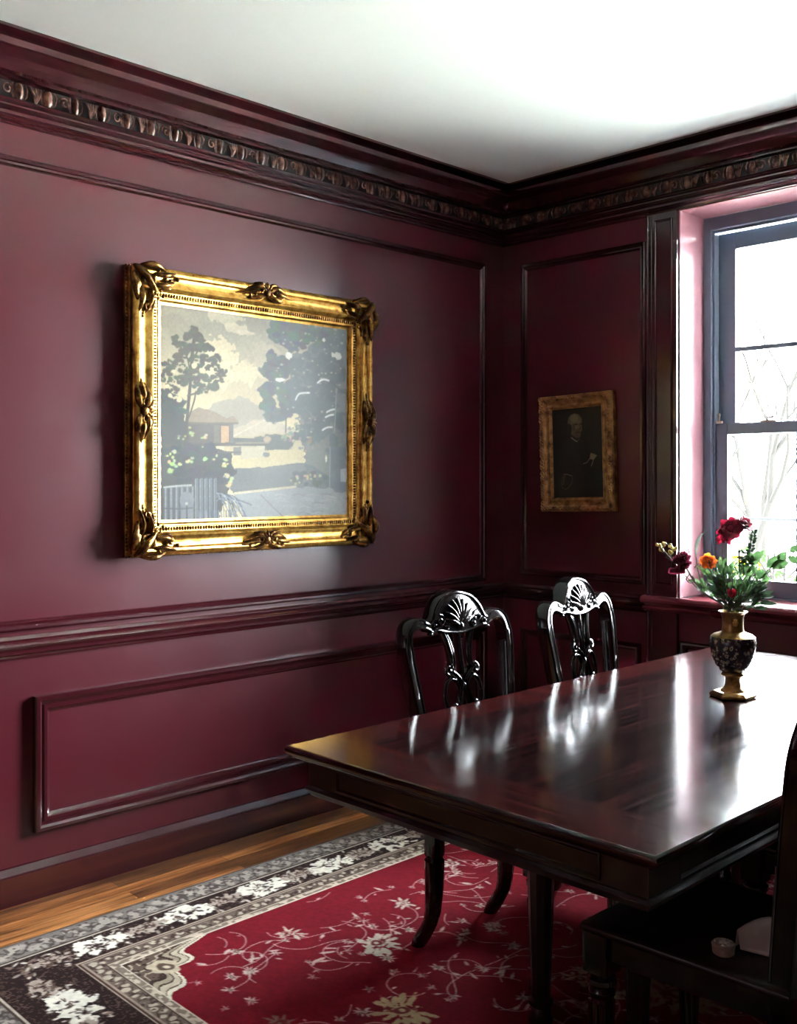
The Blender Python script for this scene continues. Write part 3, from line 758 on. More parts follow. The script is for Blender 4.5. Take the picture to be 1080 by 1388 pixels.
b = MB(); strip_around(b, BW, BH, .002, 0, .013, bead); b.build('rim_beading', M['gold_dark'], LB, smooth=60)
# carved ornaments: C scrolls, shells and curling leaves
def scroll(b, o, ax, ay, r, turns, w_, h0, sg=1, a0=0):
    pts = []; rs = []
    n = int(14*turns)
    for i in range(n+1):
        a = a0+sg*2*PI*turns*i/n; q_ = r*(1-.82*i/n)
        pts.append(_F(o[0]+ax*q_*math.cos(a), o[1]+ay*q_*math.sin(a), h0+.010*i/n)); rs.append(w_*(.6+.6*i/n))
    b.tube(pts, rs, 7)
def lf(b, p0, p1, p2, w_, h0, h1):
    pts = cr([_F(p0[0], p0[1], h0), _F(p1[0], p1[1], h1), _F(p2[0], p2[1], h0+.004)], 5)
    n = len(pts); b.tube(pts, [w_*math.sin(PI*(.12+.83*i/(n-1)))+.001 for i in range(n)], 7, .8)
def corner_orn(sx, sz, k=1.0, bx_=BW, bz_=BH):
    b = MB(); q = lambda u, v: (sx*(bx_/2-.006-u*k), sz*(bz_/2-.006-v*k))
    h = .066
    scroll(b, q(.040,.040), sx, sz, .036*k, 1.4, .007*k, h, 1, .5)
    for s_ in (0, 1):
        Q = (lambda u, v: q(u, v)) if s_ == 0 else (lambda u, v: q(v, u))
        lf(b, Q(.020,.000), Q(.060,-.004), Q(.105,.010), .011*k, h, h+.020)
        lf(b, Q(.060,.020), Q(.095,.022), Q(.140,.012), .010*k, h, h+.016)
        lf(b, Q(.050,.050), Q(.095,.052), Q(.138,.036), .009*k, h-.004, h+.014)
        lf(b, Q(.080,.060), Q(.110,.060), Q(.128,.056), .006*k, h-.008, h+.008)
        scroll(b, Q(.118,.040), sx, sz, .017*k, 1.2, .005*k, h, 1 if s_ else -1, 1)
        scroll(b, Q(.085,.012), sx, sz, .015*k, 1.1, .0045*k, h+.006, -1 if s_ else 1, 2)
        b.ell(_F(*Q(.145,.026), h+.002), (.008*k,.007,.008*k), None, 8, 5)
    lf(b, q(.000,.000), q(.030,.030), q(.078,.078), .014*k, h, h+.022)
    for j in range(5): b.ell(_F(*q(.060+.008*j, .060+.008*((j*2)%5)), h+.008), (.006*k,.006,.006*k), None, 7, 4)
    return b
for sx in (-1, 1):
    for sz in (-1, 1): corner_orn(sx, sz, 1.22).build('corner_ornament', M['gold_dark'], LB, smooth=60)
def centre_orn(cx, cz, horiz, k=1.0):
    b = MB(); h = .066
    Q = (lambda u, v: (cx+u*k, cz+v*k)) if horiz else (lambda u, v: (cx+v*k, cz+u*k))
    for s_ in (-1, 1):
        lf(b, Q(0,0), Q(s_*.035,.018), Q(s_*.088,.004), .011*k, h, h+.018)
        lf(b, Q(0,-.004), Q(s_*.04,-.020), Q(s_*.080,-.022), .010*k, h, h+.014)
        lf(b, Q(s_*.02,0), Q(s_*.05,.000), Q(s_*.108,-.010), .009*k, h, h+.016)
        lf(b, Q(s_*.01,.012), Q(s_*.022,.028), Q(s_*.052,.030), .008*k, h, h+.012)
        scroll(b, Q(s_*.060,-.006), 1, 1, .018*k, 1.2, .0048*k, h+.006, s_, 1)
        scroll(b, Q(s_*.028,.006), 1, 1, .016*k, 1.2, .0045*k, h+.012, -s_, 0)
    b.ell(_F(*Q(0,.004), h+.014), (.017*k,.010,.017*k), None, 10, 6)
    for j in range(5):
        a = PI*(j+.5)/5; lf(b, Q(0,.004), Q(.018*math.cos(a), .004+.018*math.sin(a)), Q(.032*math.cos(a), .004+.034*math.sin(a)), .006*k, h+.008, h+.018)
    return b
for cx, cz, hz in ((0, BH/2-.038, True), (0, -BH/2+.038, True), (BW/2-.038, 0, False), (-BW/2+.038, 0, False)):
    centre_orn(cx, cz, hz, 1.15).build('centre_ornament', M['gold_dark'], LB, smooth=60)
# small portrait on the window wall, hanging a little crooked
sm = [(.002,.020),(.002,.032),(.008,.040),(.018,.043),(.026,.040),(.030,.032),(.040,.026),(.046,.026),(.050,.030),(.056,.030),(.060,.024),(.068,.018)]
SW, SH_ = .415, .556
SP, _F = picture('portrait_painting', 'small dark portrait of a robed sitter in a worn gilt frame on the window wall', 'painting', SW, SH_, sm, [(0,0),(0,.012),(.003,.016),(.002,.021)],
                 (.465, -.001, 1.526), 0, math.radians(-1.6), port, M['portrait'], QW, QH, .018, True, (M['worn_gilt'], M['gold_dark'], M['gold_side']))
rr = random.Random(8)
for (ax, L_, off) in (('x', SW-.03, SH_/2-.016), ('x', SW-.03, -SH_/2+.016), ('z', SH_-.03, SW/2-.016), ('z', SH_-.03, -SW/2+.016)):
    s_ = -L_/2; b = MB()
    b.tube([_F(-L_/2,off,.038),_F(L_/2,off,.038)] if ax == 'x' else [_F(off,-L_/2,.038),_F(off,L_/2,.038)], .007, 6)
    while s_ < L_/2:
        if rr.random() < .72:
            u, z = (s_, off) if ax == 'x' else (off, s_)
            e_ = rr.uniform(.006,.013); pts = []
            for i in range(9):
                a = rr.choice((-1,1))*.1+i*.6; q_ = e_*(1-i/11)
                pts.append(_F(u+q_*math.cos(a), z+q_*math.sin(a), .042+.004*i/9))
            b.tube(pts, .0034, 6)
        s_ += rr.uniform(.011,.02)
    b.build('carved_scrollwork', M['worn_gilt'], SP, smooth=60)
# ================================================================= DINING TABLE
TX0, TX1, TY0, TY1, TZ = 1.345, 2.362, -2.442, -.36, .76
m = M['top']
v = coords(m)
vo = N(m, 'ShaderNodeTexVoronoi', Scale=55.0); L(m, v, vo.inputs['Vector'])
lt = N(m, 'ShaderNodeMath', operation='LESS_THAN'); lt.inputs[1].default_value = .045; L(m, vo.outputs['Distance'], lt.inputs[0])
sepc = N(m, 'ShaderNodeSeparateColor'); L(m, vo.outputs['Color'], sepc.inputs['Color'])
gt = N(m, 'ShaderNodeMath', operation='GREATER_THAN'); gt.inputs[1].default_value = .8; L(m, sepc.outputs['Red'], gt.inputs[0])
mu = N(m, 'ShaderNodeMath', operation='MULTIPLY'); L(m, lt.outputs[0], mu.inputs[0]); L(m, gt.outputs[0], mu.inputs[1])
mm = N(m, 'ShaderNodeMath', operation='MULTIPLY'); mm.inputs[1].default_value = .6; L(m, mu.outputs[0], mm.inputs[0])
src = bsdf(m).inputs['Base Color'].links[0].from_socket
mx = N(m, 'ShaderNodeMix'); mx.data_type = 'RGBA'; L(m, mm.outputs[0], mx.inputs['Factor']); L(m, src, mx.inputs['A']); mx.inputs['B'].default_value = (.4,.38,.36,1)
L(m, mx.outputs['Result'], bsdf(m).inputs['Base Color'])
cx, cy = (TX0+TX1)/2, (TY0+TY1)/2
T = thing('dining_table', 'long dark mahogany dining table with crossbanded polished top standing on the rug', 'table', (cx, cy, 0))
hx, hy = (TX1-TX0)/2, (TY1-TY0)/2
b = MB(); prof = [(.045,.726),(.022,.727),(.014,.733),(.012,.738),(.004,.740),(.000,.745),(.000,.752),(.003,.758),(.007,TZ)]
n = len(prof); vs = []
for d, z in prof: vs += [(-hx+d,-hy+d,z),(hx-d,-hy+d,z),(hx-d,hy-d,z),(-hx+d,hy-d,z)]
b.add(vs, [(i*4+k, i*4+(k+1)%4, (i+1)*4+(k+1)%4, (i+1)*4+k) for i in range(n-1) for k in range(4)]+[(0,1,2,3)])
bx, by = .125, .17
ix, iy = hx-bx, hy-by; d = .007
b.add([(-hx+d,-hy+d,TZ),(hx-d,-hy+d,TZ),(hx-d,hy-d,TZ),(-hx+d,hy-d,TZ),(-ix,-iy,TZ),(ix,-iy,TZ),(ix,iy,TZ),(-ix,iy,TZ)], [(0,1,5,4),(1,2,6,5),(2,3,7,6),(3,0,4,7)])
b.build('tabletop', M['band'], T, smooth=40)
MB().add([(-ix,-iy,TZ),(ix,-iy,TZ),(ix,iy,TZ),(-ix,iy,TZ)], [(0,1,2,3)]).build('centre_panel', M['top'], T, smooth=0)
ax, ay = hx-.042, hy-.042
b = MB(); prof = [(0,.727),(0,.665),(-.005,.662),(-.008,.656),(-.005,.650),(0,.648),(.004,.640),(.02,.640),(.02,.727)]
n = len(prof); vs = []
for d, z in prof: vs += [(-ax+d,-ay+d,z),(ax-d,-ay+d,z),(ax-d,ay-d,z),(-ax+d,ay-d,z)]
b.add(vs, [(i*4+k, i*4+(k+1)%4, (i+1)*4+(k+1)%4, (i+1)*4+k) for i in range(n-1) for k in range(4)])
ap = b.build('apron', M['apron'], T, smooth=40)
b = MB(); fp = [(0,0),(0,.0035),(.004,.0045),(.007,.002),(.009,0)]
b.rectframe(-ax+.10, ax-.10, .670, .722, fp, lambda u, z, h: (u, -ay-h, z)); b.rectframe(-ax+.10, ax-.10, .670, .722, fp, lambda u, z, h: (u, ay+h, z))
b.rectframe(-ay+.10, ay-.10, .670, .722, fp, lambda u, z, h: (ax+h, u, z)); b.rectframe(-ay+.10, ay-.10, .670, .722, fp, lambda u, z, h: (-ax-h, u, z))
b.build('apron_bead', M['apron'], ap, smooth=40)
def fluted(cx_, cy_, secs, nfl=10):
    """secs: (z, r, kind, dx) kind 'q' square, 'r' round, 'f' fluted"""
    out = []; K = 40
    for z, r, k, dx in secs:
        lp = []
        for i in range(K):
            a = 2*PI*i/K+PI/4
            if k == 'q': rr_ = r*min(1/max(abs(math.cos(a)),1e-6), 1/max(abs(math.sin(a)),1e-6)); rr_ = min(rr_, r*1.36)
            elif k == 'f': rr_ = r*(1-.09*abs(math.sin(a*nfl/2)))
            else: rr_ = r
            lp.append((cx_+dx+rr_*math.cos(a), cy_+rr_*math.sin(a), z))
        out.append(lp)
    return out
tsec = [(.66,.030,'q',0),(.575,.030,'q',0),(.568,.026,'r',0),(.560,.034,'r',0),(.548,.036,'r',0),(.540,.028,'r',0),(.530,.027,'r',0),(.522,.035,'r',0),(.505,.036,'f',0),(.30,.031,'f',0),(.12,.024,'f',0),(.105,.024,'r',0),(.098,.031,'r',0),(.088,.031,'r',0),(.08,.022,'r',0),(.05,.030,'r',0),(.025,.027,'r',0),(.0115,.018,'r',0)]
for (x, y) in ((1.715,-1.92),(1.995,-1.92),(1.715,-.88),(1.995,-.88)):
    MB().loft(fluted(x-cx, y-cy, tsec)).build('leg', M['apron'], T, smooth=35)
b = MB(); b.box(1.715-cx-.03, 1.995-cx+.03, -1.92-cy-.03, -1.92-cy+.03, .60, .727); b.box(1.715-cx-.03, 1.995-cx+.03, -.88-cy-.03, -.88-cy+.03, .60, .727)
b.box(-.03,.03,-1.9-cy,-.9-cy,.64,.727)
b.build('support_rail', M['apron'], T, smooth=0, bevel=.004)

# ================================================================= CHAIRS  (local: front +x, back -x)
def xr(z): return -.205-.085*max(0,(z-.45)/.6)**1.25
def bk(s_, z, t): return Vector((xr(z)+t, s_, z))
def bar(b, path, w_, t0, t1, n=6):
    """flat carved bar following a path drawn in the plane of the back"""
    P = cr([(p[0], p[1], 0) for p in path], n); m_ = len(P); secs = []
    for i, p in enumerate(P):
        t = (P[min(i+1,m_-1)]-P[max(i-1,0)]).normalized(); nn = Vector((-t.y, t.x, 0))
        ww = w_(i/(m_-1)) if callable(w_) else w_
        h = ww/2; c = min(.005, h*.4)
        lp = [(-h,t0+c),(-h+c,t0),(h-c,t0),(h,t0+c),(h,t1-c),(h-c,t1),(-h+c,t1),(-h,t1-c)]
        secs.append([bk(p.x+nn.x*a, p.y+nn.y*a, d_) for a, d_ in lp])
    b.loft(secs); return P
def edge(b, path, t, r=.0028, n=6):
    b.tube([bk(p.x, p.y, t) for p in cr([(q_[0], q_[1], 0) for q_ in path], n)], r, 6)
def make_chair(label, loc, rz):
    t = thing('dining_chair', label, 'chair', loc, rz, None)
    ch = M['chair']
    # seat and rails
    out = [(.215,-.212),(.215,.212),(-.225,.195),(-.225,-.195)]
    def ring(o, z): return [(x+(-o if x > 0 else o), y+(-o if y > 0 else o), z) for x, y in out]
    MB().loft([ring(.004,.436), ring(-.004,.440), ring(-.006,.448), ring(-.002,.456), ring(.008,.460), ring(.03,.463)]).build('seat', M['seatwood'], t, smooth=50)
    b = MB(); b.loft([ring(.012,.437), ring(.012,.385), ring(.016,.380), ring(.022,.378)]); b.build('seat_rail', ch, t, smooth=35)
    fs = [(.437,.030,'q',0),(.352,.030,'q',0),(.345,.024,'r',0),(.338,.031,'r',0),(.328,.032,'r',0),(.320,.024,'r',0),(.312,.029,'r',0),(.304,.029,'r',0),(.296,.024,'r',0),(.29,.029,'f',0),(.08,.020,'f',0),(.07,.025,'r',0),(.055,.026,'r',0),(.045,.018,'r',0),(.012,.016,'r',0)]
    for s_ in (-1, 1): MB().loft(fluted(.188, s_*.182, fs)).build('leg', ch, t, smooth=35)
    rs = [(.455,.024,'q',0),(.38,.023,'q',0),(.345,.022,'q',-.001),(.30,.022,'q',-.002),(.29,.024,'r',-.002),(.283,.030,'r',-.002),(.272,.030,'f',-.002),(.20,.028,'f',-.003),(.13,.024,'f',-.008),(.10,.023,'r',-.016),(.075,.024,'r',-.030),(.05,.026,'r',-.046),(.03,.025,'r',-.058),(.012,.022,'r',-.068)]
    for s_ in (-1, 1): MB().loft(fluted(-.205, s_*.165, rs)).build('leg', ch, t, smooth=35)
    # hoop-shaped back: two stiles running up round the shoulders
    D0, D1 = -.030, .018
    for s_ in (-1, 1):
        b = MB()
        path = [(s_*.176,.445),(s_*.184,.56),(s_*.202,.70),(s_*.219,.82),(s_*.227,.90),(s_*.219,.945),(s_*.197,.968),(s_*.168,.972),(s_*.13,.958)]
        bar(b, path, .029, D0, D1)
        off = lambda k: [(p[0]+s_*k*(1 if i < 5 else .5 if i == 5 else 0), p[1]+(0 if i < 5 else k*.8 if i == 5 else k)) for i, p in enumerate(path)]
        edge(b, off(.012), D1, .0030); edge(b, off(-.013), D1, .0026)
        b.build('stile', ch, t, smooth=45)
    # crest with shell
    top = cr([(-.150,.978,0),(-.132,.972,0),(-.118,.978,0),(-.100,1.010,0),(-.070,1.038,0),(-.030,1.052,0),(0,1.056,0),(.030,1.052,0),(.070,1.038,0),(.100,1.010,0),(.118,.978,0),(.132,.972,0),(.150,.978,0)], 5)
    bot = cr([(.150,.952,0),(.132,.944,0),(.124,.938,0),(.10,.940,0),(.05,.930,0),(0,.926,0),(-.05,.930,0),(-.10,.940,0),(-.124,.938,0),(-.132,.944,0),(-.150,.952,0)], 5)
    b = MB(); b.prism([(p.x, p.y) for p in top+bot], lambda a, c, d_: bk(a, c, d_), D0, D1, .004)
    b.tube([bk(p.x, p.y-.006, D1) for p in top], .0042, 6)
    b.tube([bk(p.x, p.y+.005, D1) for p in bot], .0036, 6)
    cr_ = b.build('crest_rail', ch, t, smooth=45)
    b = MB()
    for k in range(-4, 5):
        a = k*.30; l = .088*(1-.012*k*k)
        p0 = (0, .950); p2 = (l*math.sin(a)*.98, .950+l*math.cos(a)*.95+.0); p1 = (p2[0]*.45, .950+(p2[1]-.950)*.6)
        pts = cr([bk(*p0, D1+.002), bk(*p1, D1+.007), bk(*p2, D1+.003)], 5)
        b.tube(pts, [.0022+.0042*math.sin(PI*(i/(len(pts)-1))**.8*.93) for i in range(len(pts))], 7)
    for s_ in (-1, 1):
        for (c0, r0, q0) in (((s_*.085,.972), .022, 1), ((s_*.112,.955), .013, -1), ((s_*.062,.952), .012, 1)):
            pts = []
            for i in range(15):
                a = (PI/2 if q0 > 0 else -PI/2)+s_*q0*i*.52; rr_ = r0*(1-i/18)
                pts.append(bk(c0[0]+rr_*math.cos(a), c0[1]+rr_*.9*math.sin(a), D1+.001+.004*i/15))
            b.tube(pts, .0030, 6)
        b.ell(bk(s_*.130,.936,D1-.006), (.010,.010,.006), None, 8, 5)
    b.ell(bk(0,.950,D1+.002), (.010,.014,.012), None, 10, 6)
    b.build('carved_shell', ch, cr_, smooth=60)
    # pierced splat: three ribs, scrolled waist, two loops, foot
    b = MB(); d0, d1 = -.016, .010
    for s_ in (-1, 1):
        p = [(s_*.064,.934),(s_*.050,.905),(s_*.040,.865),(s_*.040,.835),(s_*.050,.818)]
        bar(b, p, lambda q_: .015+.004*math.sin(PI*q_), d0, d1); edge(b, [(x+s_*.004, z) for x, z in p], d1+.001, .0022); edge(b, [(x-s_*.005, z) for x, z in p], d1+.001, .0018)
        pts = []
        for i in range(16):
            a = PI*.9-i*.5; rr_ = .017*(1-i/20); pts.append(bk(s_*(.060+rr_*math.cos(a)), .815+rr_*math.sin(a), .002+.006*i/15))
        b.tube(pts, .0062, 7)
        p = [(s_*.044,.815),(s_*.018,.795),(s_*.010,.775),(s_*.020,.745),(s_*.030,.715),(s_*.022,.680)]
        bar(b, p, .011, d0, d1); edge(b, p, d1+.001, .0024)
        lp = cr([(s_*.048+s_*.034*math.cos(a), .742+.052*math.sin(a), 0) for a in [PI/2+2*PI*i/12 for i in range(13)]], 3)
        b.tube([bk(p_.x, p_.y, -.003) for p_ in lp], .0068, 8)
        b.tube([bk(p_.x, p_.y, .006) for p_ in lp], .0026, 6)
        pts = []
        for i in range(12):
            a = -PI/2+s_*i*.5; rr_ = .016*(1-i/15); pts.append(bk(s_*.045+rr_*math.cos(a), .708+rr_*math.sin(a), .002+.005*i/12))
        b.tube(pts, .0052, 6)
        p = [(s_*.030,.690),(s_*.055,.650),(s_*.060,.605),(s_*.046,.560),(s_*.052,.515),(s_*.070,.470)]
        bar(b, p, lambda q_: .014+.010*q_, d0, d1); edge(b, p, d1+.001, .0024)
    bar(b, [(0,.932),(0,.87),(.0,.80)], .010, d0, d1); edge(b, [(0,.93),(0,.80)], d1+.001, .002)
    bar(b, [(-.04,.682),(0,.692),(.04,.682)], .012, d0, d1); bar(b, [(0,.69),(0,.60),(0,.47)], .014, d0, d1); edge(b, [(0,.69),(0,.5)], d1+.001, .0024)
    bar(b, [(-.085,.480),(0,.474),(.085,.480)], .030, d0-.004, d1+.004)
    b.ell(bk(0,.765,.0), (.012,.013,.016), None, 8, 6)
    b.build('splat', ch, t, smooth=60)
    return t
c1 = make_chair('dark carved chair, the nearer of two along the left side of the table', (1.435, -1.63, 0), 0)
c2 = dup(c1, (1.44, -.975, 0), math.radians(7.5), 'dark carved chair below the small portrait, its shell crest catching the window light')
c3 = dup(c1, (2.225, -1.945, 0), PI, 'dark chair cut off at the bottom right corner, holding a white napkin on its seat')
c4 = dup(c1, (2.225, -1.24, 0), PI, 'dark chair under the table, mostly hidden beyond the near chair with the napkin')
for c in (c1, c2, c3, c4): c['group'] = 'carved dining chairs round the table'

# things left on the near chair's seat
def blob_sheet(): pass
b = MB(); K = 13; G = 13; vs = []
q = random.Random(4)
for i in range(G):
    for j in range(K):
        u = i/(G-1); v_ = j/(K-1)
        w_ = .012+.10*u; x = (v_-.5)*2*w_; y = u*.19
        z = .004+.062*math.exp(-((v_-.5)/.28)**2)*math.sin(PI*min(1,.25+u*.9))+.005*math.sin(9*v_+5*u)
        vs.append((x, y, max(.001, z)))
b.add(vs, [(i*K+j, i*K+j+1, (i+1)*K+j+1, (i+1)*K+j) for i in range(G-1) for j in range(K-1)])
o = b.build('napkin', M['napkin'], smooth=180); o.location = (2.312,-2.06,.462); o.rotation_euler = (0,0,math.radians(-38))
sm_ = o.modifiers.new('thickness', 'SOLIDIFY'); sm_.thickness = .003; sm_.offset = 1
tag(o, 'folded white cloth napkin lying on the near chair seat', 'napkin')
t = thing('trinket_box', 'small round pale box with carved lid on the near chair seat', 'box', (2.300,-2.095,.463))
MB().lathe([(.017,0),(.021,.003),(.022,.014),(.021,.016)], seg=28).build('body', M['ceramic'], t)
b = MB(); b.lathe([(.022,.016),(.023,.019),(.021,.023),(.018,.024),(.017,.022),(.008,.0235),(.004,.026)], seg=28)
for k in range(8):
    a = k*PI/4; b.ell((.012*math.cos(a), .012*math.sin(a), .024), (.0045,.0025,.002), Matrix.Rotation(a+.6, 3, 'Z'), 6, 4)
b.build('lid', M['ceramic'], t)

# ================================================================= VASE
er, ef = Vector((.6999,.7142,0)), Vector((-.7142,.6999,0))
V0 = Vector((3.28,-3.9536,0))+er*.985+ef*2.985; V0.z = TZ
vz = math.atan2(er.y, er.x)
T = thing('vase', 'dark floral enamel vase with gilt neck and foot standing on the dining table', 'vase', tuple(V0), vz)
m = M['enamel'] = mat('dark_floral_enamel', (30,32,44), .22, coat=.4)
v = coords(m)
vo = N(m, 'ShaderNodeTexVoronoi', Scale=95.0); vo.feature = 'SMOOTH_F1'; L(m, v, vo.inputs['Vector'])
nz = noise(m, v, 60, 5); 
ad = N(m, 'ShaderNodeMath', operation='ADD'); L(m, vo.outputs['Distance'], ad.inputs[0]); L(m, nz, ad.inputs[1])
fl = ramp(m, ad.outputs[0], [(.0,(34,34,44)),(.55,(44,42,48)),(.62,(150,140,120)),(.74,(176,166,144)),(.80,(80,74,70)),(.98,(40,40,48))])
n2 = noise(m, v, 16, 2); msk = N(m, 'ShaderNodeMapRange'); msk.inputs['From Min'].default_value = .40; msk.inputs['From Max'].default_value = .5; L(m, n2, msk.inputs['Value'])
mx = N(m, 'ShaderNodeMix'); mx.data_type = 'RGBA'; L(m, msk.outputs['Result'], mx.inputs['Factor']); mx.inputs['A'].default_value = (*s2l((34,34,46)),1); L(m, fl, mx.inputs['B'])
L(m, mx.outputs['Result'], bsdf(m).inputs['Base Color'])
MB().lathe([(.028,.073),(.036,.078),(.050,.096),(.060,.120),(.0655,.145),(.067,.160),(.066,.170),(.063,.178)], seg=48).build('body', m, T)
MB().lathe([(.063,.178),(.055,.184),(.040,.189),(.032,.193),(.031,.196),(.030,.215),(.031,.235),(.034,.245),(.041,.249),(.0415,.252),(.038,.2525),(.030,.243),(.027,.22)], seg=48).build('neck', M['gold_vase'], T)
b = MB(); b.lathe([(.0,.016),(.036,.017),(.035,.020),(.026,.028),(.022,.038),(.021,.052),(.024,.060),(.032,.063),(.034,.066),(.032,.070),(.028,.074)], seg=40)
b.build('foot', M['gold_vase'], T)
hexa = lambda r, z: [(r*math.cos(PI/6+k*PI/3+.25), r*math.sin(PI/6+k*PI/3+.25), z) for k in range(6)]
MB().loft([hexa(.064,.0008), hexa(.067,.004), hexa(.067,.009), hexa(.062,.013), hexa(.055,.017), hexa(.03,.018)]).build('plinth', M['gold_vase'], T, smooth=30)
for a, z, rr_, s_ in ((-PI/2-.1,.222,.031,.010),(-PI/2-.1,.044,.0225,.009)):
    b = MB(); c_ = (rr_*math.cos(a), rr_*math.sin(a), z)
    for k in range(6): b.ell((c_[0]+s_*.5*math.cos(k*PI/3), c_[1]-.001, c_[2]+s_*.7*math.sin(k*PI/3)), (s_*.42,.003,s_*.5), None, 8, 5)
    b.ell((c_[0], c_[1]-.003, c_[2]), (s_*.35,.003,s_*.45)); b.build('gilt_rosette', M['gold'], T)

# ================================================================= FLOWERS (vase-local: r across, f away, u up)
def BQ(px, py, f=0):  # bouquet sketch coordinates -> metres relative to the vase foot
    k = 2.985/1373; return Vector(((px-993)*k, f, (945-py)*k))
def petal(b, base, direction, up, l, w_, cup=.5, curl=.2, n=6, k=5):
    d = Vector(direction).normalized(); u = Vector(up); u = (u-d*u.dot(d)).normalized(); s_ = d.cross(u); vs = []
    for i in range(n+1):
        t = i/n; ww = w_*math.sin(PI*(.10+.78*t))**.8
        c_ = Vector(base)+d*(l*t)+u*(cup*l*t*t-curl*l*max(0,t-.6)*1.6)
        for j in range(k):
            a = (j/(k-1)-.5)*2
            vs.append(c_+s_*(ww*a)+u*(cup*.5*ww*a*a)+d*(-.15*l*a*a*t)+u*random.uniform(-.02,.02)*l)
    b.add(vs, [(i*k+j, i*k+j+1, (i+1)*k+j+1, (i+1)*k+j) for i in range(n) for j in range(k-1)])
def leafm(b, base, direction, up, l, w_, bend=-.2, fold=.25, n=7):
    d = Vector(direction).normalized(); u = Vector(up); u = (u-d*u.dot(d)); u = u.normalized() if u.length > 1e-4 else d.orthogonal().normalized(); s_ = d.cross(u); vs = []
    for i in range(n+1):
        t = i/n; ww = w_*(math.sin(PI*t**.85)**.9 if 0 < t < 1 else .02)
        c_ = Vector(base)+d*(l*t)+u*(bend*l*t*t)
        vs += [c_-s_*ww+u*fold*ww, c_-s_*ww*.5+u*fold*.4*ww, c_, c_+s_*ww*.5+u*fold*.4*ww, c_+s_*ww+u*fold*ww]
    b.add(vs, [(i*5+j, i*5+j+1, (i+1)*5+j+1, (i+1)*5+j) for i in range(n) for j in range(4)])
def flower_thing(name, label, cat, stem_pts, stem_r, stem_m='stem', group=None):
    t = thing(name, label, cat, tuple(V0), vz, group)
    pts = cr(stem_pts, 8); MB().tube(pts, stem_r, 7).build('stem', M[stem_m], t)
    return t, pts
MOUTH = [Vector((0,0,.10))]
def stem_to(p, side=0, mid=None, r=.0022):
    p0 = Vector((side*.25, 0, .12)); p1 = Vector((side, 0, .250))
    return [p0, p1]+([mid] if mid else [])+[p]
def rose_head(c, axis, s_, seed, dens=3):
    b = MB(); random.seed(seed); ax_ = Vector(axis).normalized(); o1 = ax_.orthogonal().normalized(); o2 = ax_.cross(o1)
    b.ell(c+ax_*s_*.4, (s_*.32,)*3, None, 8, 6)
    for ring, (nn, open_, l) in enumerate(((4,.25,.75),(5,.5,.95),(7,.95,1.05),(8,1.5,1.0))[:dens+1]):
        for k in range(nn):
            a = 2*PI*k/nn+ring*.5+random.uniform(-.2,.2)
            rad = o1*math.cos(a)+o2*math.sin(a)
            d = (ax_+rad*open_).normalized()
            petal(b, c+rad*s_*.12-ax_*s_*.05, d, -rad+ax_*.6, s_*l*random.uniform(.9,1.1), s_*.46, .25, .55)
    return b
# crimson rose, drooping to the right, with its pale tendrilled stem
t, p = flower_thing('rose', 'large crimson rose, the tallest bloom, leaning before the window glass', 'flower', stem_to(BQ(1001,738,.0), .012, BQ(1002,780,.0)), .0024)
c_ = BQ(992,722,-.0)
b = rose_head(c_, (-.35,-.55,.45), .040, 3)
b2 = rose_head(BQ(1004,714), (.45,-.45,.55), .033, 31, 3); b.add(b2.v, b2.f)
for k in range(26): petal(b, BQ(985,722)+Vector((random.uniform(-.022,.012), random.uniform(-.01,.01), random.uniform(-.022,.006))), (random.uniform(-1,.2), random.uniform(-1,.2), random.uniform(-1,.4)), (0,-1,random.uniform(-.5,1)), random.uniform(.014,.024), .008, .4, -.4, 4, 4)
b.build('bloom', M['red'], t, smooth=180)
b = MB()
for k, x in enumerate((-.026,-.012,.0)): b.tube([BQ(991,735)+Vector((x+.0,.004*k,0)), BQ(990,752)+Vector((x,.004*k,0)), BQ(992,782)+Vector((x*.8,.004*k,0)), BQ(994,822)], [.0016]*4, 6)
b.build('side_stem', M['stem_grey'], t)
# maroon carnation at far left
t, p = flower_thing('carnation', 'frilly maroon carnation hanging out to the left of the bouquet', 'flower', stem_to(BQ(926,764,.0), -.012, BQ(950,800,.0)), .0026, 'stem_grey')
b = MB(); random.seed(9); c_ = BQ(924,761)
for k in range(120):
    th = random.uniform(0, 2*PI); ph = random.uniform(0, PI); d = Vector((math.sin(ph)*math.cos(th), math.sin(ph)*math.sin(th), math.cos(ph)))
    petal(b, c_+d*.008, d+Vector((random.uniform(-.3,.3), random.uniform(-.3,.3), random.uniform(-.3,.3))), (random.uniform(-1,1), random.uniform(-1,1), .4), random.uniform(.014,.020), random.uniform(.005,.008), .4, -.5, 4, 4)
for k in range(9): petal(b, BQ(915,771)+Vector((.003*k-.01,-.004,0)), (-.8+.2*k, -.4, -.8), (0,-1,.3), .020, .007, .3, .5, 4, 4)
b.build('bloom', M['maroon'], t, smooth=180)
# orange rose
t, p = flower_thing('rose', 'small orange rose on the left side of the bouquet', 'flower', stem_to(BQ(959,768,-.01), -.01, BQ(972,800,-.005)), .0022)
rose_head(BQ(958,764,-.01), (-.15,-.75,.6), .027, 5, 3).build('bloom', M['orange'], t, smooth=180)
b = MB()
for k in range(4): leafm(b, BQ(959,768,-.01), (math.cos(k*1.6),math.sin(k*1.6),-.1), (0,0,1), .022, .005)
b.build('sepal', M['leaf'], t, smooth=180)
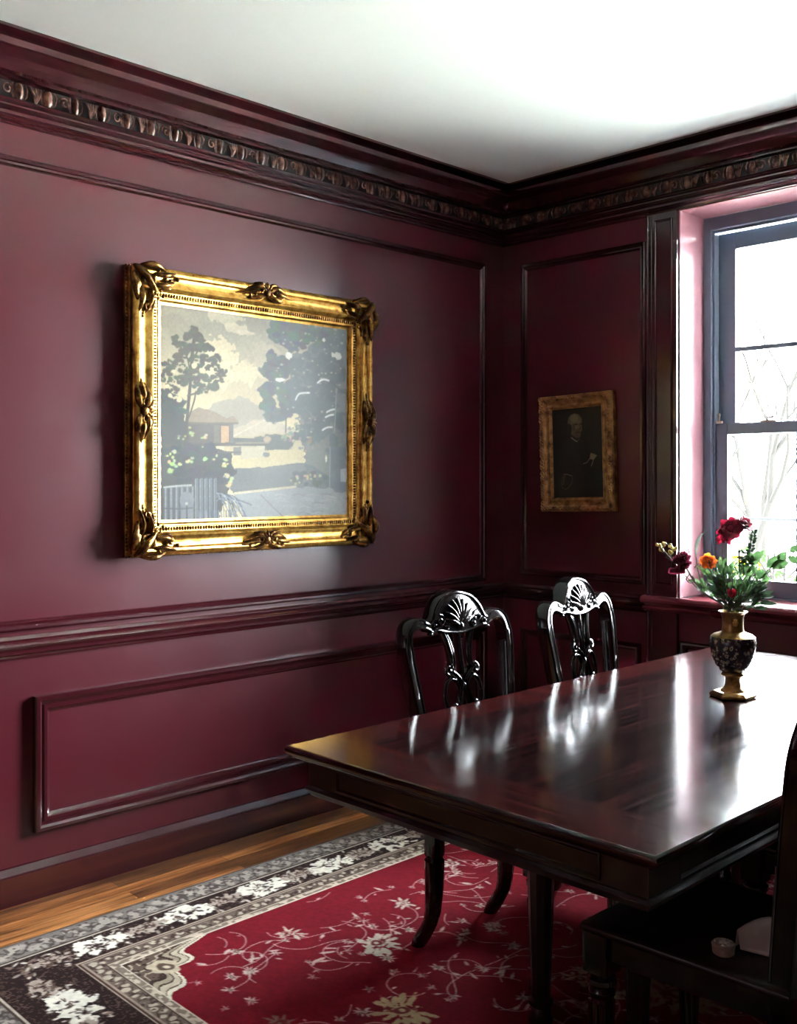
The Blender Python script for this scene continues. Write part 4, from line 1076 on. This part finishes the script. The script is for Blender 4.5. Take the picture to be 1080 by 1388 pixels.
# red bud
t, p = flower_thing('rose_bud', 'tight red rosebud just above the vase mouth', 'flower', stem_to(BQ(987,808,-.03), -.004), .002)
b = MB(); c_ = BQ(987,808,-.03)
for k in range(5):
    a = k*2*PI/5; petal(b, c_+Vector((math.cos(a)*.006, math.sin(a)*.006, 0)), (math.cos(a)*.25, math.sin(a)*.25, 1), (-math.cos(a),-math.sin(a),.3), .025, .010, .1, .1)
b.ell(c_+Vector((0,0,.010)), (.009,.009,.013)); b.build('bloom', M['bud'], t, smooth=180)
b = MB()
for k in range(3): leafm(b, c_, (math.cos(k*2.1)*.7,math.sin(k*2.1)*.7,.9), (0,0,1), .022, .005)
b.build('sepal', M['leaf_dark'], t, smooth=180)
# curling bronze twig with little yellow buds
t, p = flower_thing('budding_twig', 'curling pale twig with tiny yellow buds reaching far left past the carnation', 'twig', stem_to(BQ(905,752,.01), -.014, BQ(948,800,.012))+[BQ(898,742,.01)], [.0022]*16+[.0014]*40, 'stem_grey')
b = MB(); q = random.Random(2)
for tip in (BQ(893,740), BQ(899,738), BQ(910,740), BQ(908,748), BQ(896,748), BQ(914,745)): 
    for k in range(3): b.ell(tip+Vector((q.uniform(-.006,.006), q.uniform(-.005,.005), q.uniform(-.005,.005))), (.0045,.0045,.0055), None, 7, 5)
b.build('bud', M['yellowbud'], t, smooth=60)
b = MB()
for pts in ([BQ(893,740),BQ(899,738.5),BQ(910,739)], [BQ(910,739),BQ(912,748),BQ(908,754),BQ(916,760)], [BQ(916,760),BQ(921,744),BQ(930,742),BQ(934,750)], [BQ(902,755),BQ(912,762),BQ(922,768)], [BQ(893,740),BQ(897,747),BQ(900,750)], [BQ(936,778),BQ(930,785),BQ(935,791),BQ(941,787),BQ(938,781)], [BQ(941,770),BQ(950,762),BQ(948,772),BQ(955,776)]):
    b.tube(cr(pts, 6), .0016, 6)
b.build('tendril', M['stem_grey'], t)
# grey curved leaf blade
t, p = flower_thing('leaf_spray', 'single grey sickle-shaped leaf standing up behind the carnation', 'foliage', stem_to(BQ(944,752,.01), -.01, BQ(955,800,.01)), .002, 'stem_grey')
b = MB(); P = cr([BQ(943,753),BQ(944,738),BQ(949,727),BQ(961,718)], 6); n = len(P); vs = []
for i, p_ in enumerate(P):
    w_ = .006*math.sin(PI*(.1+.88*i/(n-1))); vs += [p_+Vector((-w_,0,-w_*.3)), p_+Vector((0,.003,0)), p_+Vector((w_,0,w_*.3))]
b.add(vs, [(i*3+j, i*3+j+1, (i+1)*3+j+1, (i+1)*3+j) for i in range(n-1) for j in range(2)]); b.build('leaf', M['leaf_grey'], t, smooth=180)
# eucalyptus-like branch out to the right
t, p = flower_thing('leafy_branch', 'long branch of broad rounded green leaves spreading to the right edge', 'foliage', stem_to(BQ(1078,748,.0), .016, BQ(1026,790,.0))+[], [.0026]*8+[.0016]*40)
b = MB()
for (bx_, by_, tx, ty, l, w_) in ((1018,782,1004,762,.045,.014),(1020,765,1014,748,.04,.013),(1018,760,1034,745,.045,.012),(1020,768,1038,742,.045,.011),(1024,775,1044,785,.042,.014),(1040,770,1058,752,.052,.015),(1044,769,1075,760,.055,.015),(1055,760,1066,748,.035,.012),(1066,756,1080,762,.035,.012),(1072,750,1082,740,.03,.010),(1058,765,1056,778,.018,.006),(1030,790,1046,780,.03,.010)):
    p0 = BQ(bx_, by_, random.uniform(-.01,.01)); leafm(b, p0, BQ(tx, ty)-BQ(bx_, by_)+Vector((0,random.uniform(-.015,.015),0)), (0,-1,.2), l, w_, random.uniform(-.15,.25))
b.build('leaf', M['leaf'], t, smooth=180)
b = MB(); b.tube(cr([BQ(1026,790),BQ(1020,770),BQ(1014,750)], 5), .0015, 6); b.tube(cr([BQ(1030,786),BQ(1046,768),BQ(1060,760)], 5), .0015, 6); b.build('side_stem', M['stem'], t)
# slim sprig up the right
t, p = flower_thing('leafy_sprig', 'upright sprig of tiny dark leaves right of the crimson rose', 'foliage', stem_to(BQ(1020,722,.01), .013, BQ(1014,780,.01)), .0015)
b = MB(); q = random.Random(6)
for i in range(34):
    u = i/33; c_ = BQ(1014,768).lerp(BQ(1022,720), u)
    leafm(b, c_, (q.choice((-1,1))*1.0, q.uniform(-.6,.6), q.uniform(.1,.9)), (0,-1,.4), .012+.006*(1-u), .0040)
for i in range(20):
    c_ = BQ(1013,760)+Vector((q.uniform(-.02,.0), q.uniform(-.01,.01), q.uniform(-.02,.03))); leafm(b, c_, (-1, q.uniform(-.5,.5), q.uniform(-.4,.6)), (0,-1,.4), .014, .004)
b.build('leaf', M['leaf_dark'], t, smooth=180)
# green mass in three sprays
def mass(name, label, region, n, mtl, seed, l0, l1, wr, spread=.035, f0=0, out=(0,0,.6)):
    q = random.Random(seed); x0, y0, x1, y1 = region; cxp, cyp = (x0+x1)/2, (y0+y1)/2
    t, p = flower_thing(name, label, 'foliage', stem_to(BQ(cxp, cyp, f0), 0), .002)
    b = MB(); sb = MB()
    for i in range(n):
        px, py = q.uniform(x0, x1), q.uniform(y0, y1); c_ = BQ(px, py, f0+q.uniform(-spread, spread))
        root = Vector((q.uniform(-.02,.02), q.uniform(-.02,.02), .255)); d = (c_-root).normalized()+Vector((q.uniform(-.8,.8), q.uniform(-.8,.8), q.uniform(-.5,.7)))
        l = q.uniform(l0, l1); leafm(b, c_, d, (q.uniform(-1,1), -1, q.uniform(0,1)), l, l*wr*q.uniform(.8,1.2), q.uniform(-.3,.3))
        if i % 4 == 0: sb.tube(cr([root, root.lerp(c_, .5)+Vector((0,0,.01)), c_], 4), .0011, 5)
    b.build('leaf', M[mtl], t, smooth=180); sb.build('side_stem', M['stem'], t)
    return t
mass('greenery_spray', 'bushy green leaves on the left shoulder of the bouquet under the orange rose', (948,768,990,812), 60, 'leaf', 21, .020, .036, .22)
mass('greenery_spray', 'dense green leaves in the middle of the bouquet behind the rosebud', (972,772,1022,820), 84, 'leaf', 22, .018, .034, .18, .04, .01)
mass('greenery_spray', 'dark spiky leaves spilling over the vase mouth on the right', (976,800,1026,826), 62, 'leaf_dark', 23, .020, .036, .15, .03, -.01)
mass('greenery_spray', 'long narrow dark leaves leaning right below the leafy branch', (1004,795,1030,818), 30, 'leaf_dark', 24, .030, .050, .13, .02, .0)
b = MB()
t, p = flower_thing('leaf_spray', 'broad squarish dark leaf low on the left of the bouquet', 'foliage', stem_to(BQ(968,800,.0), -.01), .0018)
leafm(b, BQ(985,798), (-1,-.1,-.05), (0,-1,.5), .06, .022, .05, .1); b.build('leaf', M['leaf_dark'], t, smooth=180); b = MB(); leafm(b, BQ(985,790), (-1,-.3,.3), (0,-1,.5), .055, .018, .05, .1); b.build('leaf', M['leaf_dark'], t, smooth=180)

# ================================================================= OUTSIDE THE WINDOWS
mg_ = mat('garden_ground', (206,206,196), .9); v = coords(mg_); L(mg_, ramp(mg_, noise(mg_, v, .8, 6, .7), [(.35,(190,196,176)),(.55,(228,228,220)),(.8,(240,240,234))]), bsdf(mg_).inputs['Base Color'])
o = MB().box(-25, 30, .36, 45, -.62, -.52).build('lawn', mg_, smooth=0); o['kind'] = 'structure'
mbk = mat('pale_bark', (13,12,11), .95, spec=.05); mlf = leafmat('garden_shrub_leaf', (9,17,5), (16,26,9), .9, .3); bsdf(mlf).inputs['Specular IOR Level'].default_value = .05
def tree(x, y, h, seed, label):
    q = random.Random(seed); t = thing('bare_tree', label, 'tree', (x, y, -.52), 0)
    b = MB(); w_ = MB()
    def br(p, d, l, r, dep, tgt):
        pts = [p]; c_ = p
        for k in range(4):
            d = (d+Vector((q.uniform(-.25,.25), q.uniform(-.25,.25), q.uniform(-.08,.2)))).normalized(); c_ = c_+d*l/4; pts.append(c_)
        tgt.tube(pts, [r*(1-.12*k) for k in range(5)], 5 if dep > 1 else 8)
        if dep < 4:
            for k in range(3 if dep else 4): br(pts[q.choice((2,3,4))], (d+Vector((q.uniform(-1,1), q.uniform(-1,1), q.uniform(-.1,.7)))).normalized(), l*.68, r*.5, dep+1, w_)
    br(Vector((0,0,0)), Vector((0,0,1)), h*.42, h*.010, 0, b)
    b.build('trunk', mbk, t, smooth=60); w_.build('branches', mbk, t, smooth=60)
tree(-3.3, 9.5, 6.5, 3, 'bare pale tree in the garden seen through the upper window panes')
tree(-4.4, 11.5, 7.5, 5, 'bare tree farther off seen at the left of the window')
tree(-5.6, 14.5, 7.0, 8, 'bare tree standing far back in the garden')
def shrub(x, y, rx, h, seed, label):
    q = random.Random(seed); t = thing('shrub', label, 'shrub', (x, y, -.52)); b = MB(); sb = MB()
    for k in range(7): sb.tube([(0,0,0),(q.uniform(-.2,.2)*rx,q.uniform(-.2,.2),h*.5),(q.uniform(-.8,.8)*rx,q.uniform(-.4,.4),h*.9)], .012, 5)
    for k in range(420):
        a = q.random()*6.28; s_ = math.sqrt(q.random()); c_ = Vector((rx*s_*math.cos(a), .5*s_*math.sin(a), h*(.25+.75*q.random()*(1-.3*s_))))
        leafm(b, c_, (q.uniform(-1,1), q.uniform(-1,1), q.uniform(-.6,1)), (0,-.5,1), .10, .03, -.2, .2, 3)
    b.build('foliage', mlf, t, smooth=180); sb.build('stem', mbk, t)
shrub(-1.75, 6.6, .9, 1.25, 2, 'light green shrub beyond the railing outside the window')
shrub(-3.0, 7.6, 1.0, 1.1, 6, 'pale leafy shrub outside, left of the other shrub')
t = thing('garden_railing', 'thin grey railing crossing the view outside the lower window panes', 'railing', (0, 4.4, -.52))
rm = mat('grey_rail_metal', (12,13,14), .9, spec=.05)
b = MB(); b.tube([(-6,0,1.58),(6,0,1.58)], .012, 8); b.build('rail', rm, t)
for x in (-5.9,-3.9,-2.6,2.6,4.2,5.9): MB().tube([(x,0,0),(x,0,1.58)], .012, 8).build('post', rm, t)
ym = mat('yellow_box_paint', (112,98,3), .8, spec=0)
t = thing('planter_box', 'bright yellow box planter standing on the lawn outside', 'planter', (-6.38, 15.3, -.52))
b = MB(); b.loft([[(-.27*k,-.14*k,z),(.27*k,-.14*k,z),(.27*k,.14*k,z),(-.27*k,.14*k,z)] for k, z in ((.86,0),(1,.32),(1.06,.32),(1.06,.37),(.95,.37),(.92,.28))]); b.build('box', ym, t, smooth=0)

# ================================================================= CAMERA, LIGHT
cam = bpy.data.cameras.new('camera'); co = bpy.data.objects.new('camera', cam); C.objects.link(co)
cam.sensor_fit = 'HORIZONTAL'; cam.sensor_width = 36; cam.lens = 1373/1080*36; cam.shift_y = -44/1080; cam.clip_start = .02
co.location = (3.28, -3.9536, 1.4)
co.rotation_euler = (PI/2, 0, math.atan2(.7142, .6999))
sc.camera = co
w = bpy.data.worlds.new('sky'); sc.world = w; w.use_nodes = True
bg = w.node_tree.nodes['Background']; bg.inputs['Color'].default_value = (.86,.95,1.0,1); bg.inputs['Strength'].default_value = 78
sl = bpy.data.lights.new('sun', 'SUN'); sl.energy = 60; sl.angle = math.radians(1); sl.color = (1,.97,.92)
so = bpy.data.objects.new('sun', sl); C.objects.link(so)
so.rotation_euler = Vector((-1,.12,-.75)).to_track_quat('-Z','Y').to_euler()
sc.view_settings.view_transform = 'Standard'; sc.view_settings.look = 'None'; sc.view_settings.exposure = 1.35; sc.view_settings.gamma = 1
sc.view_settings.use_curve_mapping = False
sc.cycles.use_denoising = True
sc.cycles.max_bounces = 8; sc.cycles.diffuse_bounces = 5; sc.cycles.glossy_bounces = 4; sc.cycles.transparent_max_bounces = 12
sc.cycles.sample_clamp_indirect = 12
